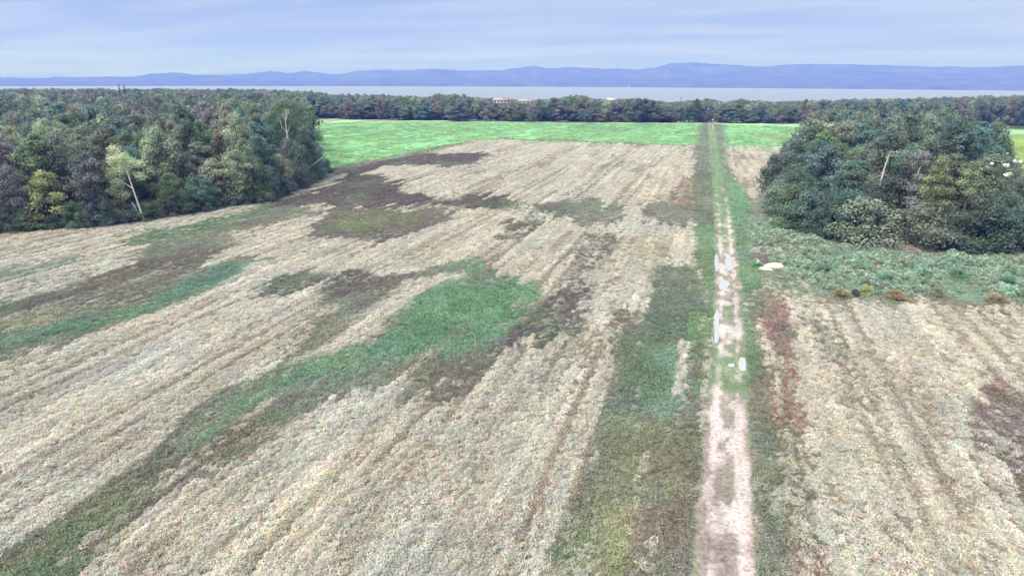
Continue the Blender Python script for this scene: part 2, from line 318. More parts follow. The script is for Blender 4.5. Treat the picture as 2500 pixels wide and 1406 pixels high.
# (kind, points in the photograph on the ground, colour of the low plants, straw share, edge softness, edge raggedness, strength)
LAYERS = [
 # grey-violet lodged band below the green field and out to the left
 ('p', [(870,402),(905,411),(885,422),(945,432),(925,442),(990,452),(962,462),(1040,476),(1060,488),(1130,490),(1170,474),(1215,480),(1258,492),(1230,511),(1180,506),(1060,500),(980,498),(850,502),(800,500),(700,512),(560,545),(470,565),(400,585),(360,570),(480,545),(640,512),(720,490),(790,462),(850,440),(820,425)], VIOLET, .08, 1.2, 3.0, .95),
 ('p', [(1030,377),(1190,375),(1188,386),(1140,401),(1090,409),(1000,400),(905,411),(868,404),(940,384)], VIOLET, .06, 1.2, 2.2, .95),
 ('p', [(1090,408),(1180,400),(1150,410)], VIOLET, .2, 1.2, 2.2, .7),
 # left band, green and grey stripes
 ('p', [(700,510),(540,548),(410,585),(335,625),(325,660),(150,708),(-150,770),(-150,935),(0,885),(120,842),(250,795),(400,745),(560,695),(660,632),(640,626),(490,642),(535,602),(530,576),(620,548),(780,522)], GREYGREEN, .05, .9, 1.6, .97),
 ('p', [(655,630),(560,650),(430,690),(250,750),(0,830),(-150,870),(-150,905),(0,862),(200,795),(400,735),(560,688)], TEAL, .03, .8, 1.2, .9),
 ('p', [(330,640),(480,620),(520,640),(300,690),(0,765),(-100,790),(-100,765),(150,705)], BROWN, .05, .9, 1.3, .75),
 ('p', [(-100,800),(200,745),(430,695),(300,745),(0,815),(-100,840)], OLIVE, .35, .9, 1.2, .6),
 ('p', [(-100,680),(0,655),(120,640),(235,613),(200,636),(60,670),(-100,720)], TEAL, .12, .8, 1.4, .8),
 ('p', [(-100,725),(0,702),(160,668),(250,650),(190,685),(0,740),(-100,765)], GREYGREEN, .3, .8, 1.4, .7),
 ('p', [(280,568),(420,548),(640,508),(560,540),(420,575),(320,580)], GREEN, .35, 1.2, 2.0, .7),
 # isolated patches in the middle of the field
 ('p', [(770,555),(800,525),(850,506),(950,503),(1060,514),(1102,536),(1000,570),(940,587),(860,583),(800,572)], BROWN, .08, 1.0, 2.4, .92),
 ('p', [(820,545),(860,510),(950,505),(1040,520),(980,550),(880,560)], OLIVE, .1, 2.5, 2.0, .8),
 ('p', [(1300,507),(1380,490),(1450,486),(1500,510),(1512,542),(1430,547),(1350,537)], GREYGREEN, .06, 1.0, 2.5, .93),
 ('p', [(1300,505),(1350,500),(1400,530),(1330,530)], BROWN, .05, 1.0, 1.8, .6),
 ('p', [(1575,522),(1600,497),(1640,491),(1712,500),(1718,542),(1640,547),(1590,538)], GREYGREEN, .06, 1.0, 2.2, .93),
 ('p', [(1640,470),(1700,425),(1716,430),(1716,505),(1670,500)], RUST, .25, 1.0, 1.6, .8),
 ('p', [(1218,541),(1300,545),(1312,556),(1262,562)], VIOLET, .1, .8, 1.2, .85),
 ('p', [(1198,581),(1280,572),(1232,587)], VIOLET, .1, .8, 1.2, .85),
 ('p', [(1440,570),(1522,576),(1500,592),(1450,590)], GREY, .15, .8, 1.2, .8),
 ('p', [(1255,490),(1310,520),(1400,545),(1600,545),(1715,545),(1715,556),(1500,560),(1300,540),(1230,512)], BROWN, .5, 1.5, 2.5, .7),
 ('p', [(560,690),(640,640),(700,640),(660,700),(600,730)], STRAW, .9, 1.0, 1.0, .6),
 # dark ring and lush hollow in the middle, running out to the lower left
 ('p', [(850,668),(960,682),(1060,655),(1135,642),(1180,664),(1240,686),(1312,700),(1338,735),(1285,800),(1215,850),(1185,890),(1085,950),(1000,985),(960,962),(880,972),(780,1004),(650,1062),(560,1112),(440,1165),(320,1250),(200,1330),(90,1440),(-200,1440),(-200,1420),(0,1345),(80,1292),(200,1212),(330,1122),(420,1062),(560,952),(640,902),(700,852),(770,792),(835,752),(790,735),(765,702),(640,716),(700,672),(770,655)], GREYGREEN, .06, .7, 1.1, .96),
 ('p', [(620,705),(700,672),(860,662),(1000,672),(960,700),(800,715),(760,705),(690,712)], BROWN, .15, .8, 1.2, .9),
 ('p', [(1135,642),(1180,670),(1320,708),(1330,740),(1262,792),(1195,832),(1130,856),(960,885),(900,895),(820,930),(700,960),(560,1040),(480,1085),(540,1020),(640,940),(720,890),(860,870),(920,800),(1000,740),(1080,692)], LUSH, .02, 1.2, 1.4, .95),
 ('p', [(960,800),(1060,740),(1200,700),(1290,720),(1240,780),(1120,830),(980,860)], alb(106,160,114), .0, 2.5, 1.5, .8),
 ('p', [(1092,680),(1060,692),(1000,724),(915,802),(820,866),(690,892),(780,850),(880,788),(985,692)], PALE, .55, .6, 1.0, .8),
 ('p', [(840,835),(920,800),(905,825),(850,850)], STRAW, .9, .4, .6, .8),
 ('p', [(420,1160),(560,1090),(330,1230),(180,1320),(0,1400),(0,1370),(150,1290)], OLIVE, .12, .9, 1.2, .8),
 ('p', [(-200,1430),(60,1370),(140,1385),(60,1440)], alb(112,156,104), .05, .6, .8, .9),
 ('p', [(1000,985),(1085,950),(1200,880),(1170,930),(1060,985)], GREY, .1, .6, .9, .8),
 # trampled grey patch right of the hollow
 ('p', [(1440,592),(1500,600),(1422,742),(1404,802),(1282,862),(1225,845),(1335,742),(1352,690)], GREY, .38, .9, 1.3, .9),
 ('p', [(1335,720),(1420,720),(1400,800),(1300,840),(1240,830)], VIOLET, .15, .9, 1.3, .8),
 ('p', [(1500,758),(1560,765),(1570,830),(1500,880),(1445,860),(1470,810)], GREY, .12, .7, 1.1, .85),
 ('p', [(1420,700),(1390,640),(1440,600),(1470,590),(1440,700)], GREYGREEN, .35, .8, 1.2, .7),
 ('p', [(1530,620),(1620,600),(1720,640),(1690,690),(1590,700)], OCHRE, .4, 1.0, 1.2, .7),
 # grass verge left of the track
 ('p', [(1610,660),(1700,650),(1738,700),(1744,850),(1720,960),(1700,1100),(1692,1500),(1350,1500),(1395,1290),(1428,1160),(1478,1035),(1508,930),(1530,850),(1582,760),(1590,695)], GREYGREEN, .06, .7, 1.0, .96),
 ('p', [(1600,700),(1690,680),(1700,790),(1640,850),(1600,930),(1530,1000),(1530,880),(1585,780)], alb(104,120,106), .03, 1.0, 1.0, .85),
 ('p', [(1400,1440),(1420,1300),(1480,1190),(1540,1180),(1540,1300),(1480,1440)], alb(150,160,96), .1, .9, 1.0, .85),
 ('p', [(1560,1210),(1620,1230),(1620,1300),(1560,1310)], RUST, .1, .7, .8, .55),
 ('p', [(1490,1040),(1600,1000),(1680,1050),(1660,1180),(1500,1180)], OLIVE, .1, 1.2, 1.0, .75),
 ('p', [(1440,1230),(1500,1440),(1300,1440),(1380,1300)], GREYGREEN, .3, 1.0, 1.2, .7),
 ('p', [(1600,850),(1640,840),(1650,950),(1620,1000),(1590,950)], alb(120,160,128), .1, .8, .8, .6),
 ('l', [(1672,835),(1652,962)], STRAW, 1.0, .16, .25, .95),
 ('l', [(1684,835),(1666,915)], STRAW, .9, .10, .25, .8),
 ('p', [(1200,1310),(1330,1330),(1380,1440),(1150,1440)], GREYGREEN, .45, 1.0, 1.2, .7),
 ('p', [(1060,1040),(1210,970),(1290,1000),(1100,1180),(980,1300),(900,1330),(980,1180)], alb(170,148,124), .55, 1.2, 1.5, .75),
 # mint field and its margins
 ('p', [(600,284),(765,289),(1240,298),(1722,301),(1718,356),(1710,354),(1560,351),(1300,346),(1235,340),(1150,342),(1090,357),(1030,375),(940,382),(870,401),(800,424),(700,445),(560,470)], MINT, .0, 1.6, 1.5, 1.0),
 ('p', [(1760,301),(2700,312),(2700,370),(1960,350),(1900,360),(1762,358)], MINT, .0, 1.6, 1.5, 1.0),
 ('p', [(2430,330),(2600,335),(2650,480),(2480,420)], alb(190,215,140), .0, 2, 2, 1.0),
 ('p', [(1870,325),(1930,332),(1920,350),(1880,340)], alb(190,205,150), .0, 3, 2, .7),
 ('l', [(1235,340),(1560,351),(1712,356)], alb(150,150,120), .3, 1.2, .8, .8),
 ('l', [(1235,338),(1090,356),(1030,374),(870,401),(790,425)], alb(140,140,120), .3, 1.3, 1.0, .75),
 ('p', [(765,284),(1000,291),(1000,296),(900,297),(765,293)], alb(180,190,160), .2, 2, 2, .8),
 # right-hand field: worn streaks and the dark red corner
 ('p', [(1945,770),(2010,775),(2170,960),(2130,985),(2030,900)], alb(140,124,116), .25, .9, 1.2, .85),
 ('p', [(2050,800),(2120,830),(2230,1000),(2200,1010)], alb(150,136,128), .45, .9, 1.2, .6),
 ('p', [(2345,985),(2400,940),(2560,900),(2700,900),(2700,1340),(2500,1250),(2440,1180),(2380,1070)], alb(128,108,106), .1, .9, 1.3, .92),
 ('p', [(2400,870),(2500,840),(2560,900),(2420,940)], alb(150,130,126), .4, 1.2, 1.4, .6),
 ('p', [(2100,1250),(2400,1300),(2600,1440),(2100,1440)], alb(150,146,136), .5, 1.4, 1.5, .7),
 # rusty strip along the right-hand field and the fringe under the herbs
 ('p', [(1842,690),(1900,700),(1930,760),(1905,850),(1925,960),(1965,1100),(1990,1250),(2020,1500),(1900,1500),(1880,1250),(1868,1050),(1862,850)], RUST, .22, .5, .8, .9),
 ('p', [(1850,735),(1920,730),(1925,800),(1890,850),(1862,800)], ROSE, .12, .6, .7, .8),
 ('p', [(1820,800),(1868,840),(1872,1050),(1890,1250),(1905,1500),(1840,1500),(1840,1200),(1828,1000)], GREYGREEN, .06, .5, .6, .92),
 ('l', [(1880,830),(1900,960),(1935,1120),(1975,1300),(1990,1420)], OCHRE, .85, .10, .2, .7),
 ('l', [(1905,960),(1945,1120),(1990,1320)], alb(110,96,84), .1, .14, .2, .7),
 ('p', [(1850,690),(1960,690),(2060,728),(2280,726),(2500,738),(2600,745),(2600,765),(2400,752),(2200,742),(2040,752),(1960,745),(1900,720)], alb(150,128,104), .35, .6, 1.0, .85),
 # herb bank between the wood and the right-hand field
 ('p', [(1800,520),(1850,480),(1900,550),(2000,580),(2300,615),(2700,610),(2700,750),(2500,742),(2280,730),(2060,737),(1930,705),(1850,690),(1815,650),(1800,600)], alb(128,140,122), .12, .7, 1.2, .95),
 ('p', [(1835,560),(1875,548),(1910,574),(2000,598),(2110,616),(2300,632),(2600,642),(2600,735),(2280,715),(2060,712),(1950,680),(1900,640)], HERB, .02, .8, 1.2, .9),
 ('p', [(1815,612),(1880,604),(1945,600),(1880,618)], PALE, .6, .4, .6, .8),
 ('p', [(1810,628),(1870,622),(1900,650),(1830,660)], BROWN, .1, .5, .7, .7),
 # verges of the track
 ('p', [(1722,300),(1708,360),(1706,480),(1712,560),(1705,640),(1720,700),(1738,760),(1748,700),(1745,600),(1745,480),(1740,400),(1735,300)], alb(121,135,114), .1, .6, .7, .95),
 ('p', [(1710,560),(1745,560),(1745,700),(1715,690)], alb(120,158,112), .05, .5, .6, .9),
 ('p', [(1742,300),(1760,300),(1762,380),(1782,440),(1815,480),(1822,600),(1830,720),(1852,860),(1835,900),(1818,760),(1800,620),(1775,480),(1752,400)], alb(118,148,116), .08, .6, .7, .95),
 ('p', [(1775,440),(1812,470),(1815,560),(1798,560),(1785,480)], alb(112,162,120), .02, .6, .7, .85),
 ('p', [(1812,650),(1850,660),(1848,700),(1815,700)], alb(116,158,112), .02, .4, .5, .8),
 ('p', [(1700,750),(1745,740),(1745,850),(1700,960)], alb(108,150,96), .05, .4, .6, .8),
]
TRAM = [[(1310,398),(1250,420),(1180,455),(1060,492)], [(1560,352),(1500,395),(1440,450),(1400,492)], [(1410,357),(1350,380),(1290,403),(1200,440)],
        [(1300,347),(1190,385),(1090,430),(1000,462)]]
def compiled():
    out = []
    for kind, pts, col, straw, soft, rag, k in LAYERS:
        P = poly(pts); out.append((kind, P, np.array(col), straw, soft, rag, k))
    for t in TRAM:
        out.append(('l', poly(t), alb(140,128,112), .45, 0.9, .9, .7))
    return out
CL = compiled()
def fields(X, Y):
    """colour of the low plants, and the share of pale straw, at each point"""
    n = len(X); dist = np.hypot(X, Y)
    col = np.tile(np.array(alb(150, 138, 122)), (n, 1))
    # standing straw, with thin places drawn out along the drilling direction
    streak = fbm(X / 1.1, Y / 16, 31, 4); blot = fbm(X / 9, Y / 18, 37, 4)
    straw = np.clip(1.02 - 1.6 * sstep(.52, .80, streak) * sstep(.35, .7, blot) - .5 * sstep(.62, .8, blot), .12, 1)
    tram = np.abs(((X + 2.5 * fbm(X / 50, Y / 60, 71, 2)) % 10.0) - 5.0)
    straw *= 1 - .85 * sstep(.45, .18, np.abs(tram - .95)) * sstep(.30, .52, fbm(X / 6, Y / 22, 73, 3))
    straw *= 1 - .45 * sstep(.58, .70, fbm(X / .55, Y / 26, 75, 3))
    tint = fbm(X / 5, Y / 9, 41, 3)
    col = col * (0.85 + .4 * tint[:, None]); col[:, 0] *= 0.92 + .2 * fbm(X / 7, Y / 7, 43, 2)
    wx = (fbm(X / 4, Y / 7, 51, 4) - .5); wy = (fbm(X / 4, Y / 9, 53, 4) - .5)
    fx = (fbm(X / .9, Y / 2.2, 57, 3) - .5)
    mintmask = np.zeros(n, bool)
    comb = fbm(X / 1.3, Y / 60, 58, 3) - .5
    stk = fbm(X / .8, Y / 9, 59, 3) - .5; brn = sstep(.46, .68, fbm(X / 3.5, Y / 9, 65, 4)); grn = sstep(.52, .72, fbm(X / 4.5, Y / 7, 67, 4))
    for kind, P, c, st, soft, rag, k in CL:
        lo = P.min(0) - 8; hi = P.max(0) + 8
        s = np.nonzero((X > lo[0]) & (X < hi[0]) & (Y > lo[1]) & (Y < hi[1]))[0]
        if not len(s):
            continue
        far = 1 + np.clip(dist[s] - 100, 0, 300) / 190.0
        Xs = X[s] + wx[s] * rag * 1.7 * far; Ys = Y[s] + wy[s] * rag * 2.4 * far + comb[s] * min(rag, 1.8) * 7.0 * far
        if kind == 'p':
            d = sdf_poly(Xs, Ys, P); so = soft * far
            w = sstep(so, -so, d - (.3 + .6 * sstep(55, 120, dist[s])) * far + (fx[s] * 2.0 + stk[s] * 2.2) * min(rag, 1.6)) * k
        else:
            d = sdf_line(Xs, Ys, P); w = sstep(soft * 2.2, soft * .6, d + fx[s] * .5 * rag) * k
        if c[1] > .33 and kind == 'p':
            mintmask[s] |= w > .4
        elif kind == 'p':
            mintmask[s] &= ~(w > .5)
        hue = (vn(X[s] / 2.7, Y[s] / 4.1, 61) - .5)
        cc = c[None] * (1 + .45 * (fbm(X[s] / 1.7, Y[s] / 3.2, 63, 3) - .5))[:, None]
        cc[:, 0] *= 1 + .25 * hue; cc[:, 2] *= 1 - .2 * hue
        if c[1] > .33:
            cc = cc * (.72 + .56 * fbm(X[s] / 9, Y[s] / 22, 69, 4))[:, None]
        if not (c[1] > .33):
            q = (.5 * brn[s])[:, None]; cc = cc * (1 - q) + np.array(BROWN)[None] * 1.05 * q
            q = (.35 * grn[s])[:, None]; cc = cc * (1 - q) + np.array(GREEN)[None] * q
        col[s] = col[s] * (1 - w[:, None]) + cc * w[:, None]
        sm = np.clip(st + (.5 * np.clip(stk[s] - .04, 0, 1) * 2.2 + .25 * np.clip(fx[s], 0, 1)) * (st > .015) * sstep(130, 70, dist[s]), 0, 1)
        straw[s] = straw[s] * (1 - w) + sm * w
    g = col.mean(1)[:, None]; k = np.where(mintmask[:, None], 1.0, .60)
    col = np.clip(g + (col - g) * k, .01, 1) * np.where(mintmask, 1.0, 1.85)[:, None]
    return col, straw
STRAW_V = np.array(STRAW)

# ------------------------------------------------------------------ ground sheet
def graded(lo, hi, f0, f1, step, g):
    c = np.arange(f0, f1 + 1e-6, step); up = [f1]; s = step
    while up[-1] < hi:
        s *= g; up.append(up[-1] + s)
    dn = [f0]; s = step
    while dn[-1] > lo:
        s *= g; dn.append(dn[-1] - s)
    return np.concatenate([np.array(dn[:0:-1]), c, np.array(up[1:])])
def grid_mesh(name, X, Y, Z, mat, attrs):
    ny, nx = X.shape; i = np.arange(nx * ny).reshape(ny, nx)
    Q = np.stack([i[:-1, :-1], i[:-1, 1:], i[1:, 1:], i[1:, :-1]], -1).reshape(-1, 4)
    return mesh_np(name, np.stack([X.ravel(), Y.ravel(), Z.ravel()], -1), Q, None, [mat], attrs, smooth=True)
gx = graded(-3400, 3400, -75, 34, 0.5, 1.028); gy = graded(-260, 3300, 14, 120, 0.55, 1.020)
GX, GY = np.meshgrid(gx, gy)
gc, gs = fields(GX.ravel(), GY.ravel())
mintg = (gc[:, 1] > 1.3 * gc[:, 0]) & (gc[:, 1] > .2) & (np.hypot(GX, GY).ravel() > 150)
zone = gc * np.where(mintg, .95, .58)[:, None] * (1 - gs[:, None]) + (STRAW_V * .50) * gs[:, None]
# woodland floor beyond the fields
rr = np.hypot(GX, GY).ravel()
wf = sstep(395, 420, rr)
zone = zone * (1 - wf[:, None]) + np.array([0.055, 0.06, 0.035]) * wf[:, None]
GZ = terr(GX, GY)
ground = tag(obj('ground', grid_mesh('ground', GX, GY, GZ, M_GROUND, {'zone': ('FLOAT_COLOR', rgba(zone))})), 'patchy straw and weed field sloping away to the shore', kind='structure')

# ------------------------------------------------------------------ dirt track
TRK = np.array([(1768,1500),(1768,1406),(1770,1250),(1773,1100),(1776,1000),(1779,900),(1780,800),(1777,700),(1774,640),(1769,560),(1764,500),(1753,430),(1744,370),(1738,320),(1735,300),(1737,285),(1741,268)], float)
def track_line():
    x, y = unproject(TRK[:, 0], TRK[:, 1]); o = np.argsort(y); return y[o], x[o]
TY, TX = track_line()
def tx_of(y): return np.interp(y, TY, TX)
ty = graded(17, 650, 20, 110, 0.35, 1.03); ty = ty[(ty > 17) & (ty < 660)]
tu = np.linspace(-1.75, 1.75, 33)
U, V_ = np.meshgrid(tu, ty)
wob = (fbm(V_ / 6, V_ * 0, 81, 3) - .5) * .35
cx = tx_of(V_)
edge = U * (1 + .25 * (fbm(V_ / 1.5, U, 83, 3) - .5))
TXX = cx + edge; TYY = V_
rut = np.exp(-((np.abs(U - wob) - .72) / .26) ** 2)
low = fbm(TXX / .8, TYY / 1.6, 85, 4)
base = terr(TXX, TYY)
tz = base + .075 - .03 * rut + .025 * (low - .5) - .11 * sstep(1.4, 1.75, np.abs(U)) + .00004 * TYY
def pyat(y): return project(tx_of(y), y, 0 * y)[1]
tpy = pyat(V_.ravel()).reshape(V_.shape)
mud = np.array(alb(206, 193, 194)); mud2 = np.array(alb(160, 146, 144)); grs = np.array(alb(120, 140, 112)); rose = np.array(alb(178, 148, 152))
# how bare the track is along its length, read off the photograph
bare = np.interp(tpy, [270, 300, 350, 470, 520, 560, 600, 630, 720, 760, 850, 880, 940, 975, 1010, 1500], [.9, .45, .12, .2, .45, .62, .7, .95, 1.0, .9, .8, .45, .5, 1.1, 1.3, 1.45])
m = np.clip(bare * (0.52 + .42 * rut) + .8 * (low - .5) + .12 * (fbm(TXX / .3, TYY / .5, 87, 3) - .5), 0, 1)
m *= 1 - .55 * sstep(1.05, 1.6, np.abs(U))
m = sstep(.15, .75, m)
mc = mud2[None, None] + (mud - mud2)[None, None] * sstep(.40, .60, low + .2 * (rut - .4))[..., None]
ro = (sstep(.8, 1.5, np.abs(U)) * .8 * sstep(.3, .6, fbm(TXX / 2, TYY / 4, 89, 3)))[..., None]
mc = mc * (1 - ro) + rose * ro
gg = grs[None, None] * (0.8 + .5 * fbm(TXX / .7, TYY / 1.1, 91, 3))[..., None]
tcol = gg * (1 - m[..., None]) + mc * m[..., None]
tag(obj('dirt_track', grid_mesh('dirt_track', TXX, TYY, tz, M_TRACK, {'zone': ('FLOAT_COLOR', rgba(tcol.reshape(-1, 3)))})), 'pale rutted dirt track running straight towards the far wood', kind='structure')

def puddle_material():
    m, nt, out = material('puddle_water')
    p = N(nt, 'ShaderNodeBsdfPrincipled'); p.inputs['Base Color'].default_value = (0.34, 0.335, 0.355, 1)
    p.inputs['Roughness'].default_value = 0.06; p.inputs['IOR'].default_value = 1.33; p.inputs['Coat Weight'].default_value = 0.5; p.inputs['Coat Roughness'].default_value = .02
    nt.links.new(p.outputs[0], out.inputs[0]); return m
M_PUD = puddle_material()
def puddle(pts, label, seed):
    P = poly(pts); c = P.mean(0); n = 72
    for _ in range(2):
        Q_ = np.roll(P, -1, 0); P = np.stack([P * .75 + Q_ * .25, P * .25 + Q_ * .75], 1).reshape(-1, 2)
    # resample the outline and roughen it
    seg = np.concatenate([P, P[:1]]); L = np.concatenate([[0], np.cumsum(np.hypot(*np.diff(seg, axis=0).T))])
    s = np.linspace(0, L[-1], n, endpoint=False); x = np.interp(s, L, seg[:, 0]); y = np.interp(s, L, seg[:, 1])
    k = .95 + .75 * (fbm(s * 1.3 + seed, s * 0 + seed, 3, 3) - .5)
    x = c[0] + (x - c[0]) * k; y = c[1] + (y - c[1]) * (1 + (k - 1) * .4)
    z = terr(np.array([c[0]]), np.array([c[1]]))[0] + .085
    V = np.concatenate([np.stack([x, y, np.full(n, z)], -1), [[c[0], c[1], z + .003]]]) - np.array([c[0], c[1], 0])
    T = [(i, (i + 1) % n, n) for i in range(n)]
    me = mesh_np('puddle', V, None, T, [M_PUD], smooth=True)
    o = obj('puddle', me); o.location = (c[0], c[1], 0)
    return tag(o, label, kind='structure')
puddle([(1744,762),(1757,757),(1758,790),(1755,840),(1739,842),(1737,815)], 'long narrow bright puddle in the left rut', 1.0)
puddle([(1805,872),(1818,872),(1826,892),(1820,906),(1806,905),(1803,888)], 'short bright puddle in the right rut nearest the camera', 2.0)
puddle([(1777,888),(1792,887),(1797,893),(1790,898),(1776,896)], 'faint small puddle beside the short bright one', 3.0)
puddle([(1770,622),(1784,622),(1791,645),(1791,662),(1776,664),(1770,650)], 'broad pale puddle in the right rut beside the herb bank', 4.0)
puddle([(1744,622),(1753,620),(1756,655),(1750,668),(1744,655)], 'thin pale puddle in the left rut beside the broad one', 5.0)
puddle([(1758,686),(1785,690),(1782,702),(1764,711),(1754,706)], 'ragged pale puddle across the crown of the track', 6.0)

# ------------------------------------------------------------------ sea, far shore
def sea_material():
    m, nt, out = material('sea_water')
    geo = N(nt, 'ShaderNodeNewGeometry')
    p = N(nt, 'ShaderNodeBsdfPrincipled'); p.inputs['Base Color'].default_value = (0.16, 0.17, 0.18, 1); p.inputs['Roughness'].default_value = 0.38; p.inputs['IOR'].default_value = 1.33
    b = N(nt, 'ShaderNodeBump'); b.inputs['Strength'].default_value = 0.12; b.inputs['Distance'].default_value = 1.0
    nt.links.new(noise(nt, geo.outputs['Position'], 0.05, 4, 0.6), b.inputs['Height']); nt.links.new(b.outputs[0], p.inputs['Normal'])
    nt.links.new(p.outputs[0], out.inputs[0]); return m
sx = np.linspace(-11500, 11500, 24); sy = np.linspace(900, 11800, 14); SX, SY = np.meshgrid(sx, sy)
tag(obj('sea', grid_mesh('sea', SX, SY, np.full(SX.shape, SEA), sea_material(), {})), 'calm grey-blue sea between the wood and the hills', kind='structure')
SKYLINE = np.array([(-400,190),(0,190),(60,192),(130,190),(250,189),(330,187),(380,180),(430,179),(470,184),(560,184),(620,181),(660,175),(700,179),(750,174),(790,178),(830,181),(880,173),(920,171),(960,173),(1000,171),(1060,170),(1150,173),(1220,171),(1260,166),(1310,162),(1350,167),(1400,164),(1450,168),(1550,170),(1600,165),(1640,155),(1700,154),(1740,158),(1800,161),(1860,164),(1900,160),(1980,157),(2050,159),(2100,158),(2200,160),(2300,163),(2400,163),(2500,160),(2900,158)], float)
def far_hills():
    # heights of the ridge at 9.6 km, by bearing
    br, hz = [], []
    for a, b in SKYLINE:
        x, y, z = ray_at(a, b, 9600.0); br.append(math.atan2(x, y)); hz.append(z)
    th = np.linspace(br[0], br[-1], 900); rd = np.linspace(7350, 10300, 46)
    TH, RD = np.meshgrid(th, rd); X = RD * np.sin(TH); Y = RD * np.cos(TH)
    top = np.interp(TH, br, hz)
    t = (RD - 7350) / (9600 - 7350)
    prof = np.where(t < 1, .16 * sstep(0, .06, t) + .20 * sstep(.1, .5, t) + .64 * sstep(.45, 1.0, t), 1 - .5 * sstep(1.0, 1.35, t))
    rid = (fbm(X / 700, Y / 700, 101, 4) - .5) * .5 * np.clip(t, 0, 1) * (1 - .75 * np.exp(-((t - 1) / .12) ** 2))
    Z = SEA - 1 + (top - SEA) * np.clip(prof + rid, 0, 1.0) + (26 * (fbm(X / 190, Y / 190, 103, 3) - .5) + 14 * (fbm(X / 45, Y / 45, 105, 2) - .5)) * sstep(.02, .2, t)
    shore = 120 * (fbm(TH * 30, TH * 0, 107, 3) - .5)
    X += shore * np.sin(TH); Y += shore * np.cos(TH)
    m = simple('hill_forest', (0.05, 0.062, 0.05), 1.0, .45, .0035, 0.0)
    tag(obj('hills', grid_mesh('hills', X, Y, Z, m, {})), 'long ridge of hazy blue hills across the water', kind='structure')
far_hills()

# ------------------------------------------------------------------ low cover: tufts of straw and weeds
rng = np.random.default_rng(7)
def tuft_mesh(name, seed, nb, h, w, spread, lean, leafy=0.0):
    r = np.random.default_rng(seed); V = []; Q = []; var = []
    for i in range(nb):
        a = r.uniform(0, 2 * math.pi); rad = spread * math.sqrt(r.random())
        p = np.array([rad * math.cos(a), rad * math.sin(a), 0.0]); b = a + r.normal(0, .9)
        d = np.array([math.cos(b), math.sin(b), 0]); s = np.array([-math.sin(b + r.normal(0, .5)), math.cos(b), 0])
        hh = h * r.uniform(.55, 1.15); ln = lean * r.uniform(.3, 1.2) * hh; ww = w * r.uniform(.6, 1.4)
        m1 = p + d * ln * .35 + np.array([0, 0, hh * .65]); m2 = p + d * ln + np.array([0, 0, hh * (1.0 - leafy * r.uniform(.0, .5))])
        o = len(V); V += [p - s * ww * .35, p + s * ww * .35, m1 - s * ww * .5, m1 + s * ww * .5, m2 - s * ww * .5, m2 + s * ww * .5]
        Q += [(o, o + 1, o + 3, o + 2), (o + 2, o + 3, o + 5, o + 4)]
        k = r.uniform(.7, 1.3); hshift = r.normal(0, .06)
        var += [(k * (1 + hshift), k, k * (1 - hshift))] * 6
    return mesh_np(name, np.array(V), np.array(Q), None, [M_TUFT], {'var': ('FLOAT_COLOR', rgba(var))})
def fluff_mesh(name, seed, n, spread, h, L, w):
    """bunch of short, bent straws and ears lying every way"""
    r = np.random.default_rng(seed); a = r.uniform(0, 6.283, n); q = np.sqrt(r.random(n)); x = spread * q * np.cos(a); y = spread * q * np.sin(a)
    z = h * (1 - .55 * q ** 2) * r.uniform(.25, 1.05, n); p = np.stack([x, y, z], -1)
    d = r.normal(0, 1, (n, 3)); d[:, 2] = np.abs(d[:, 2]) * .75; d /= np.linalg.norm(d, axis=1)[:, None]
    sd_ = np.cross(d, r.normal(0, 1, (n, 3))); sd_ /= np.linalg.norm(sd_, axis=1)[:, None] + 1e-9
    ll = (L * r.uniform(.5, 1.5, n))[:, None]; ww = (w * r.uniform(.6, 1.4, n))[:, None]
    V = np.stack([p - d * ll * .5 - sd_ * ww * .4, p - d * ll * .5 + sd_ * ww * .4, p + d * ll * .5 + sd_ * ww * .5, p + d * ll * .5 - sd_ * ww * .5], 1).reshape(-1, 3)
    V[:, 2] = np.maximum(V[:, 2], .005)
    k = r.uniform(.72, 1.28, n); hs = r.normal(0, .05, n)
    return mesh_np(name, V, np.arange(len(V)).reshape(-1, 4), None, [M_TUFT], {'var': ('FLOAT_COLOR', rgba(np.repeat(np.stack([k * (1 + hs), k, k * (1 - hs)], -1), 4, axis=0)))})
def source_collection(name, meshes):
    c = bpy.data.collections.new(name)
    for i, me in enumerate(meshes):
        c.objects.link(bpy.data.objects.new('%s_%02d' % (name, i), me))
    return c
